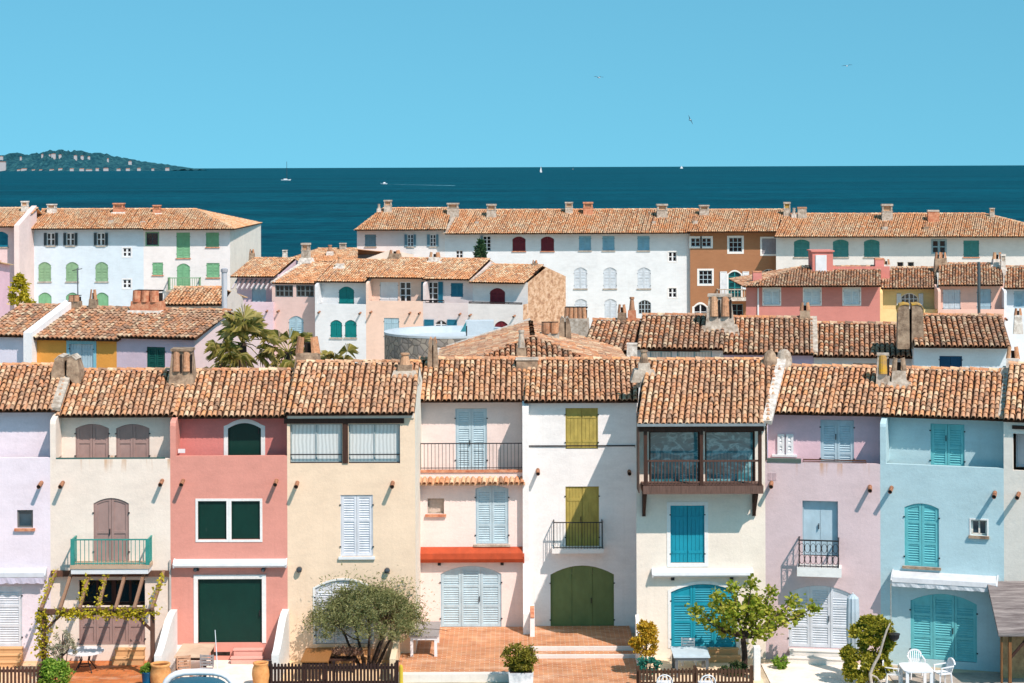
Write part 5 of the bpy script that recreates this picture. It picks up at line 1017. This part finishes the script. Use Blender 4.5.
def chair(x, y, rz, label, m, kind='plastic', z0=.03, group=None):
    o = empty('garden_chair', (x, y, z0), label, 'chair', rz, group); s = MB(); s.prism([(-.24, -.25), (.24, -.25), (.22, .22), (-.22, .22)], 'z', .41, .45, m); s.build('seat', o)
    for i in (-1, 1):
        for j in (-1, 1): l = MB(); l.bar((i * .24, j * .22, 0), (i * .21, j * .2, .41), .045, .045, m); l.build('leg', o)
    b = MB()
    if kind == 'plastic':
        pts = [(-.23 + .46 * i / 10, .72 + .16 * math.sqrt(max(0, 1 - (i / 5 - 1) ** 2))) for i in range(11)]
        for i in range(10): b.bar((pts[i][0], .27 + .06, pts[i][1]), (pts[i + 1][0], .27 + .06, pts[i + 1][1]), .05, .05, m)
        for i in range(7): x_ = -.2 + .4 * i / 6; b.bar((x_, .22, .45), (x_ * 1.08, .33, .74 + .13 * math.sqrt(max(0, 1 - (x_ / .23) ** 2))), .03, .02, m)
        b.build('backrest', o)
        for i in (-1, 1): a = MB(); a.bar((i * .26, -.2, .64), (i * .25, .28, .68), .05, .03, m); a.bar((i * .26, -.18, .42), (i * .26, -.18, .64), .04, .04, m); a.build('armrest', o)
    elif kind == 'loop':
        b.tube([(.26 * cos(a * pi / 10), .26, .42 + .34 * abs(sin(a * pi / 10)) ** .7) for a in range(11)], .022, 6, m); b.tube([(.13 * cos(a * pi / 10), .26, .42 + .28 * abs(sin(a * pi / 10)) ** .7) for a in range(11)], .015, 5, m); b.build('backrest', o)
    else: 
        for k in range(4): b.box(-.22, .22, .22, .25, .5 + k * .1, .57 + k * .1, m)
        for i in (-1, 1): b.box(i * .22 - .02, i * .22 + .02, .218, .254, .45, .88, m)
        b.build('backrest', o)
    return o
WP = paint((250, 250, 252), .35, .04, .88); GREYWOOD = wood((176, 168, 166), .8, .8); TAN = mottled('tan_top', (196, 166, 142), (214, 186, 160), 2)
table(85, 650.5, .74, 'white oval table on iron legs beneath the pergola', 1.3, 1.35, WP, IRON, 'oval')
P = ground(103, 662); o = empty('bench', (P.x, P.y + .5, .03), 'dark metal bench with pale seat behind the oval table', 'bench'); mb = MB(); mb.box(-.4, .4, -.22, .22, .42, .46, paint((186, 190, 196))); mb.build('seat', o)
for i in (-1, 1):
    for j in (-1, 1): mb = MB(); mb.box(i * .37 - .02, i * .37 + .02, j * .2 - .02, j * .2 + .02, 0, .419, RUST); mb.build('leg', o)
mb = MB(); mb.box(-.42, .42, .225, .26, .46, .75, RUST); mb.build('backrest', o)
table(195, 650, .78, 'long tan topped table in front of the red house', 1.15, 1.9, TAN, DARKWOOD)
chair(ray(185, 660)[0] * 67, 66.9, .3, 'wicker chair under the long tan table', mottled('wicker', (176, 130, 104), (206, 164, 134), 6), 'slat'); chair(ray(206, 660)[0] * 67.2, 67.0, -.1, 'pale slatted chair at the end of the long tan table', GREYWOOD, 'slat')
table(425, 628.5, 1.0, 'grey topped table with white legs on the brick terrace', 1.05, 2.2, GREYWOOD, WP, 'rect', z0=.25, th=.06)
table(317, 654.5, .75, 'brown wooden table behind the dark picket fence', .95, 1.9, wood((170, 116, 66), .7, .8), DARKWOOD); 
mb = MB(); P = ground(340, 655, .6); o = empty('bench', (P.x, P.y, .03), 'dark bench covered with dry branches beside the brown table', 'bench'); mb.box(-.55, .55, -.25, .25, .42, .47, DARKWOOD); mb.build('seat', o)
for i in (-.48, .48): mb = MB(); mb.box(i - .03, i + .03, -.22, .22, 0, .419, DARKWOOD); mb.build('leg', o)
shrub('dry_plant', 345, 660, 'dry brownish shrub lying over the dark bench', [((0, 0, .68), (.55, .3, .15))], 400, .13, .3, leaf_mat((110, 78, 66), (146, 108, 92), (180, 146, 120)), 'shrub', False, P.y, .03)
table(690, 651.5, .76, 'white rectangular table laid before the turquoise door', 1.25, 1.5, paint((226, 240, 248), .4), paint((120, 124, 128)), 'rect'); X = ray(689, 650)[0] * 69
chair(X, 69.15, 0, 'white slatted chair between the table and turquoise door', WP, 'slat'); chair(ray(664, 690)[0] * 65.1, 65.05, pi, 'white looped metal chair next to the golden shrub and fence', WP, 'loop'); chair(ray(706, 690)[0] * 65.1, 65.0, pi + .1, 'white looped metal chair before the fence near the fig tree', WP, 'loop')
table(916, 667, .75, 'white moulded plastic table outside the sky blue house', 1.0, 1.25, WP, WP, 'round_rect')
chair(ray(917, 668)[0] * 67.15, 67.25, 0, 'white plastic armchair between table and louvred turquoise door', WP); chair(ray(893, 672)[0] * 66.2, 66.2, 1.4, 'white plastic armchair between the climber and the table', WP); chair(ray(943, 672)[0] * 66.2, 66.25, -1.3, 'white plastic armchair turned sideways near the thatched canopy', WP)
P = Vector((ray(401, 680)[0] * 66.5, 66.5, .03)); o = empty('post', P, 'short yellow painted post at the end of the dark picket fence', 'post'); mb = MB(); mb.lathe((0, 0, 0), [(.07, 0), (.07, .62), (.05, .68), (.02, .7)], 10, paint((236, 208, 70), .5)); mb.build('shaft', o)
# closed parasol
P = Vector((ray(853, 640)[0] * 67.6, 67.6, .03)); o = empty('parasol', P, 'closed white parasol standing by the lavender house door', 'parasol'); mb = MB(); mb.tube([(0, 0, 0), (0, 0, 2.85)], .025, 8, WP); mb.build('pole', o); mb = MB(); vs = []; N = 20
for r, z in ((.05, 2.8), (.19, 2.66), (.21, 2.2), (.22, 1.4), (.17, .75), (.12, .5)):
    for i in range(N): a = 2 * pi * i / N; rr = r * (1 + .07 * cos(i * pi)); vs.append((cos(a) * rr, sin(a) * rr, z))
mb.mesh(vs, [(k * N + i, k * N + (i + 1) % N, (k + 1) * N + (i + 1) % N, (k + 1) * N + i) for k in range(5) for i in range(N)], paint((206, 222, 232), .8)); mb.build('canopy', o); mb = MB(); mb.lathe((0, 0, 0), [(.25, 0), (.25, .06), (.05, .1)], 14, MORTAR); mb.build('base', o)
# thatched canopy
X0 = ray(999, 640)[0] * 65.6; o = empty('thatched_shelter', (X0, 65.6, 0), 'grey thatched shelter on timber posts with reed screen', 'shelter'); TH = mottled('thatch', (98, 88, 86), (158, 146, 140), 2.5, .95, 1.0); s = NT('thatch_lines')
n1 = s.noise(1, 5, (.8, 6, 14), 'Object', .7); s.bump(n1, .8, .05); THM = s.base(s.ramp(n1, [(.3, lin((84, 74, 74))), (.7, lin((160, 150, 146)))]), .95, .05)
mb = MB(); z0, z1 = 2.0, 3.22; y1 = 2.15; mb.mesh([(-.08, -.25, z0), (4, -.25, z0), (4, y1, z1), (.12, y1, z1), (-.08, -.25, z0 - .12), (4, -.25, z0 - .12), (4, y1, z1 - .12), (.12, y1, z1 - .12)], [(0, 1, 2, 3), (7, 6, 5, 4), (0, 1, 5, 4), (1, 2, 6, 5), (2, 3, 7, 6), (3, 0, 4, 7)], THM); mb.build('roof', o)
for x, w in ((.05, .05), (.3, .1), (3.8, .1)): mb = MB(); mb.box(x, x + w, -.1, 0, .03, z0 - .13, wood((150, 104, 66), .8, .8)); mb.build('post', o)
mb = MB(); mb.bar((.35, -.05, 1.1), (1.0, -.05, z0 - .15), .08, .08, DARKWOOD); mb.build('brace', o); mb = MB(); mb.box(.42, 3.9, 1.5, 1.55, .03, 2.6, mottled('reed_screen', (150, 116, 84), (196, 160, 118), 4)); mb.build('reed_screen', o)
# thin posts and poles
mb = MB(); P = at(224.5, 312, 98); mb.tube([(0, 0, 0), (0, 0, at(224.5, 271, 98).z)], .14, 10, paint((220, 222, 228))); o = empty('flue_pipe', (P.x, P.y, 0), 'tall pale metal flue pipe beside the orange cottage roof', 'flue'); mb.lathe((0, 0, at(224.5, 272, 98).z), [(.18, 0), (.18, .15), (.05, .2)], 10, paint((190, 190, 196))); mb.build('pipe', o)
mb = MB(); P = at(979, 316, 118); o = empty('lamp_pole', (P.x, P.y, 0), 'slim dark grey pole in front of the salmon house', 'pole'); mb.tube([(0, 0, 0), (0, 0, at(979, 262, 118).z)], .09, 9, paint((86, 98, 104))); mb.build('pole', o)
mb = MB(); P = at(79, 305, 150); o = empty('antenna_mast', (P.x, P.y, 0), 'thin antenna mast before the light blue building', 'antenna'); z = at(77, 268, 150).z; mb.tube([(0, 0, 0), (-.1, 0, z - .6), (-.12, 0, z)], .05, 6, paint((110, 120, 128))); mb.bar((-.5, 0, z - .2), (.25, 0, z - .05), .05, .05, IRON); mb.build('mast', o)
P = at(891, 632, 67.3); o = empty('awning_crank', (P.x, P.y, 0), 'thin crank rod hanging from the white awning', 'crank rod'); mb = MB(); mb.tube([(0, 0, 1.6), (0, 0, at(891, 584, 67.3).z)], .014, 5, MORTAR); mb.build('rod', o)
# ================================================================== boat at the quay
o = empty('moored_boat', (ray(186, 690)[0] * 61.5, 61.5, -1.64), 'moored white boat with a blue-green canvas cover', 'boat'); st = [(-3.6, .95, 1.5), (-2.2, 1.18, 1.55), (0, 1.28, 1.65), (2.0, 1.1, 1.85), (3.4, .6, 2.1), (4.3, .06, 2.35)]
mb = MB(); vs = []
for y, w, z in st:
    y = -y
    for fx_, fz in ((-1, 1), (-.92, .55), (-.6, .1), (0, -.15), (.6, .1), (.92, .55), (1, 1)): vs.append((fx_ * w, y, fz * z if fz > 0 else fz))
n = 7; mb.mesh(vs, [(k * n + i, k * n + i + 1, (k + 1) * n + i + 1, (k + 1) * n + i) for k in range(5) for i in range(6)] + [tuple(range(7))], WP); mb.build('hull', o, smooth=True)
mb = MB(); CV = paint((0, 104, 130), .6, .1, .85); vs = []; N = 14
for y, w, z, h_ in ((3.2, .7, 1.55, .3), (2.9, 1.0, 1.55, 1.0), (2.2, 1.16, 1.6, 1.22), (.8, 1.2, 1.65, 1.28), (-1, 1.15, 1.75, 1.0), (-2.6, .75, 1.95, .35)):
    for i in range(N + 1): a = pi * i / N; c, s_ = cos(a), sin(a); vs.append((w * math.copysign(abs(c) ** .6, c), y, z + h_ * s_ ** .55 - .1))
mb.mesh(vs, [(k * (N + 1) + i, k * (N + 1) + i + 1, (k + 1) * (N + 1) + i + 1, (k + 1) * (N + 1) + i) for k in range(5) for i in range(N)], CV); mb.build('canvas_cover', o, smooth=True)
mb = MB(); vs = []; pr = [(1.21 * math.copysign(abs(cos(pi * i / N)) ** .6, cos(pi * i / N)), 2.55, 1.6 + 1.27 * abs(sin(pi * i / N)) ** .55 - .09) for i in range(N + 1)]; mb.tube(pr, .11, 8, WP); mb.build('cover_hoop', o, smooth=True)
mb = MB(); mb.tube([(.62, 2.6, 2.5), (.5, 2.75, 4.1)], [.022, .012], 6, WP); mb.build('antenna', o)
# ================================================================== boats on the sea, gulls
def seapt(px, py): return ground(px, py, -.95)
def sailboat(px, py, mast, label, m, sail=None, L_=14, rz=0):
    P = seapt(px, py); sc = P.y / F; o = empty('sailboat', P, label, 'sailboat', rz); h_ = mast * sc; mb = MB(); w = L_
    mb.mesh([(-w / 2, -1.6, 1.5), (w * .2, -1.8, 1.5), (w / 2, 0, 2.0), (w * .2, 1.8, 1.5), (-w / 2, 1.6, 1.5), (-w * .46, -1, 0), (w * .2, -1.1, -.2), (w * .42, 0, -.2), (w * .2, 1.1, -.2), (-w * .46, 1, 0)], [(0, 1, 2, 3, 4), (0, 1, 6, 5), (1, 2, 7, 6), (2, 3, 8, 7), (3, 4, 9, 8), (4, 0, 5, 9)], m); mb.build('hull', o)
    mb = MB(); mb.tube([(w * .08, 0, 1.2), (w * .08, 0, h_)], [.5, .3], 6, DARKF); mb.bar((w * .08, 0, 3), (-w * .4, 0, 3), .3, .3, DARKF); mb.build('mast', o); mb = MB(); mb.frustum(-w * .05, 0, 1.5, 2.6, w * .4, 2.2, w * .3, 1.8, WP); mb.build('cabin', o)
    if sail: mb = MB(); mb.mesh([(w * .06, .1, 3.2), (-w * .42, .8, 3.2), (w * .06, .1, h_ * .97), (w * .06, .16, 3.2), (-w * .42, .86, 3.2), (w * .06, .16, h_ * .97)], [(0, 1, 2), (5, 4, 3), (0, 1, 4, 3), (1, 2, 5, 4), (2, 0, 3, 5)], sail); mb.mesh([(w * .1, .1, 2.4), (w * .48, .1, 2.2), (w * .09, .1, h_ * .85), (w * .1, .15, 2.4), (w * .48, .15, 2.2), (w * .09, .15, h_ * .85)], [(0, 1, 2), (5, 4, 3), (0, 1, 4, 3), (1, 2, 5, 4), (2, 0, 3, 5)], sail); mb.build('sail', o)
    return o
sailboat(286, 180.5, 19, 'yacht under bare mast on the sea above the pink row', WP, None, 15); sailboat(541, 172.6, 7, 'distant sailboat with white sails above the long white building', WP, WP, 12, .9); sailboat(681.5, 168.6, 3, 'tiny far white sailboat on the horizon', WP, WP, 30, .4); sailboat(573, 169.4, 3.2, 'tiny far dark masted boat on the horizon', IRON, None, 24, .5)
P = seapt(384, 184.2); o = empty('motorboat', P, 'white speedboat trailing a long wake', 'motorboat', pi); mb = MB(); mb.mesh([(-3.6, -1.2, 1.1), (1.5, -1.3, 1.2), (4.2, 0, 1.5), (1.5, 1.3, 1.2), (-3.6, 1.2, 1.1), (-3.5, -.9, 0), (1.5, -.8, -.1), (3.4, 0, .2), (1.5, .8, -.1), (-3.5, .9, 0)], [(0, 1, 2, 3, 4), (0, 1, 6, 5), (1, 2, 7, 6), (2, 3, 8, 7), (3, 4, 9, 8), (4, 0, 5, 9)], WP); mb.build('hull', o); mb = MB(); mb.frustum(-.3, 0, 1.15, 2.3, 2.6, 1.9, 1.6, 1.5, WP, -.3); mb.build('cabin', o)
s = NT('foam'); fm = s.base(s.ramp(s.noise(.12, 5), [(.35, lin((40, 110, 130))), (.65, lin((120, 166, 178)))]), .8, .1); A, B = seapt(386, 184.2), seapt(455, 185.6); mb = MB(); n = 24
vs = []; 
for i in range(n + 1): f = i / n; c = A * (1 - f) + B * f; w = (4 + 16 * f) * (1 + .3 * sin(i * 2.1)); vs += [(c.x, c.y - w, -.93), (c.x, c.y + w, -.93)]
mb.mesh(vs, [(2 * i, 2 * i + 1, 2 * i + 3, 2 * i + 2) for i in range(n)], fm); o = mb.build('boat_wake'); o['kind'] = 'stuff'
def gull(px, py, Y, label, bank, rz, dark=False):
    P = at(px, py, Y); o = empty('seagull', P, label, 'seagull', rz); GW = paint((236, 240, 244), .7, .05); GG = paint((120, 126, 132) if not dark else (70, 74, 80), .7, .05); mb = MB()
    mb.lathe((0, 0, 0), [(.01, -.3), (.06, -.2), (.09, -.05), (.08, .1), (.05, .2), (.05, .24), (.02, .3)], 10, GW); vs = [(x, z, y) for x, y, z in mb.v]; mb.v = vs
    for i in (-1, 1):
        pt = [(0, .1, .03), (i * .3, .14, .13), (i * .72, -.04, .08), (i * .33, -.04, .11), (0, -.1, .03)]
        mb.mesh([(x, y, z + .01) for x, y, z in pt] + [(x, y, z - .012) for x, y, z in pt], [(0, 1, 3, 4), (1, 2, 3), (5, 6, 8, 9), (6, 7, 8), (0, 1, 6, 5), (1, 2, 7, 6), (2, 3, 8, 7), (3, 4, 9, 8)], GG)
    mb.mesh([(-.05, -.28, 0), (.05, -.28, 0), (.09, -.42, 0), (-.09, -.42, 0), (0, -.34, .02)], [(0, 1, 4), (1, 2, 4), (2, 3, 4), (3, 0, 4), (0, 1, 2, 3)], GW)
    b = mb.build('body', o); b.rotation_euler = (.15, bank, 0); return o
gull(598.5, 77.5, 250, 'grey seagull gliding level above the sea', .05, .5, True); gull(690, 120, 250, 'white seagull banking steeply over the horizon', 1.0, .6); gull(847, 66, 260, 'dark seagull gliding near the top of the sky', -.1, -.3, True)
# ================================================================== headland with villas
Yh = 15500.0; sc = Yh / F; HL = NT('headland'); n = HL.noise(.02, 6, None, 'Object', .7); HILL = HL.base(HL.ramp(n, [(.38, lin((22, 64, 78))), (.58, lin((44, 90, 98))), (.75, lin((76, 116, 116)))]), .95, .05)  # bluish distance haze painted into the hill colours
prof = [(-220, 12), (-60, 14), (-15, 16), (0, 17), (10, 18.5), (22, 17.5), (36, 18), (46, 20), (58, 22), (66, 21.2), (74, 20.4), (84, 21), (92, 18.8), (104, 17.8), (114, 17), (124, 13.8), (134, 11.6), (142, 9.8), (150, 9.2), (158, 7.2), (166, 6.4), (174, 5.0), (182, 3.4), (188, 1.6), (196, .2)]
def ph(px):
    for (a, b), (c, d) in zip(prof, prof[1:]):
        if a <= px <= c: return b + (d - b) * (px - a) / (c - a)
    return 0
mb = MB(); vs = []; NX, NY = 210, 12
for j in range(NY + 1):
    for i in range(NX + 1):
        px = -220 + 405 * i / NX; f = j / NY; hh = .86 * ph(px + 11 * max(0, px) / 185) * sc * sin(pi * min(1, f * 1.0)) ** .7 * (1 + .16 * R.uniform(-1, 1)) + (R.uniform(0, 1.4) * sc if ph(px) > 1 else 0); P = at(px, 170, Yh); vs.append((P.x, Yh + (f - .5) * 1800 + 300 * abs(px - 90) / 100, -1.5 + (hh if 0 < j < NY else 0)))
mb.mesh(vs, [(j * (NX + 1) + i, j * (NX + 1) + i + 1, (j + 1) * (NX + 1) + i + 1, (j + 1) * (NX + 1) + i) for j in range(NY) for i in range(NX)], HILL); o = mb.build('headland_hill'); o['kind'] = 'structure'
VW = paint((214, 206, 206), .9, .05)
def villa(px, py, w, h_, label, grp):
    P = at(px, py, 1.0); Yv = Yh - 960 + 3 * abs(px - 90); mb = MB(); p = at(px, py, Yv); s_ = Yv / F; o = empty('villa', (p.x, p.y, -1), label, 'villa', 0, grp); mb.box(-w * s_ / 2, w * s_ / 2, 0, 20, 0, p.z + h_ * s_, VW); mb.build('wall', o); mb = MB(); mb.prism([(-w * s_ / 2 - 2, p.z + h_ * s_), (w * s_ / 2 + 2, p.z + h_ * s_), (w * s_ * .3, p.z + h_ * s_ + .5 * s_), (-w * s_ * .3, p.z + h_ * s_ + .5 * s_)], 'y', -1, 21, BRICKY); mb.build('roof', o)
villa(2, 169, 7, 7, 'tall white apartment block at the foot of the headland', None)
for k, (px, w) in enumerate(((20, 4), (26, 6), (31, 3), (41, 4), (50, 5), (61, 6), (72, 4), (80, 4), (89, 6), (97, 4), (106, 4), (116, 3), (127, 5), (138, 5), (152, 3), (165, 4))): villa(px + R.uniform(-2.5, 2.5), 170.6 - R.choice((0, 0, .4, .9)), w * R.uniform(.6, 1.25), R.uniform(.8, 2.3), 'small white villa in the row along the headland shore', 'villas along the headland shore')
def up_villa(px, dy, w): 
    zb = ph(px) * sc * .66; s_ = Yh / F; P = at(px, 170, Yh); o = empty('villa', (P.x, Yh - 560 + 3 * abs(px - 90), zb), 'small pale villa high on the wooded headland slope', 'villa', 0, 'villas up the headland slope'); mb = MB(); mb.box(-w * s_ / 2, w * s_ / 2, 0, 16, -40, (1.2 + .35 * w) * s_, VW); mb.build('wall', o); mb = MB(); mb.prism([(-w * s_ / 2 - 2, (1.2 + .35 * w) * s_), (w * s_ / 2 + 2, (1.2 + .35 * w) * s_), (0, (1.7 + .35 * w) * s_)], 'y', -1, 17, BRICKY); mb.build('roof', o)
for px, dy, w in ((12, 10.5, 3), (33, 9.6, 1.6), (68, 10.8, 4), (75, 10, 2.4), (91, 9.6, 2.8), (97, 9.2, 2.6), (103, 6, 2), (140, 6, 3), (64, 5, 1.4), (56, 3.8, 1.5), (120, 4.6, 1.4)): up_villa(px, dy, w)
# ================================================================== camera, light, sky
cam = bpy.data.cameras.new('camera'); co = bpy.data.objects.new('camera', cam); C.objects.link(co); bpy.context.scene.camera = co
co.location = (0, 0, H); co.rotation_euler = (pi / 2, ROLL, 0); cam.sensor_width = 36; cam.lens = F / 1024 * 36; cam.shift_y = -(341.5 - HY) / 1024; cam.clip_start = .5; cam.clip_end = 300000
SUN = Vector((.72, -1.0, 1.5)).normalized(); el = math.asin(SUN.z)
sl = bpy.data.lights.new('sun', 'SUN'); sl.energy = 2.9; sl.angle = rad(.53); sl.color = (1.0, .865, .785); so = bpy.data.objects.new('sun', sl); C.objects.link(so); so.rotation_euler = (-SUN).to_track_quat('-Z', 'Y').to_euler(); so.location = (40, -40, 80)
w = bpy.data.worlds.new('World'); bpy.context.scene.world = w; w.use_nodes = True; nt = w.node_tree; bg = nt.nodes['Background']
sky = nt.nodes.new('ShaderNodeTexSky'); sky.sky_type = 'NISHITA'; sky.sun_disc = False; sky.sun_elevation = el; sky.sun_rotation = math.atan2(SUN.x, SUN.y); sky.air_density = 1.0; sky.dust_density = .4; sky.ozone_density = 3.0; sky.altitude = 20
tc = nt.nodes.new('ShaderNodeTexCoord'); mp = nt.nodes.new('ShaderNodeMapping'); mp.inputs['Scale'].default_value = (1, 1, .6); mp.inputs['Location'].default_value = (0, 0, .22); nt.links.new(tc.outputs['Generated'], mp.inputs['Vector']); nt.links.new(mp.outputs[0], sky.inputs['Vector'])
mx = nt.nodes.new('ShaderNodeMix'); mx.data_type = 'RGBA'; mx.blend_type = 'MULTIPLY'; mx.inputs[0].default_value = 1; mx.inputs[7].default_value = (.545, 1.075, .945, 1); nt.links.new(sky.outputs[0], mx.inputs[6]); nt.links.new(mx.outputs[2], bg.inputs[0]); bg.inputs[1].default_value = .092
vs_ = bpy.context.scene.view_settings; vs_.view_transform = 'Standard'; vs_.look = 'None'; vs_.exposure = .83; vs_.gamma = 1; bpy.context.scene.cycles.max_bounces = 6
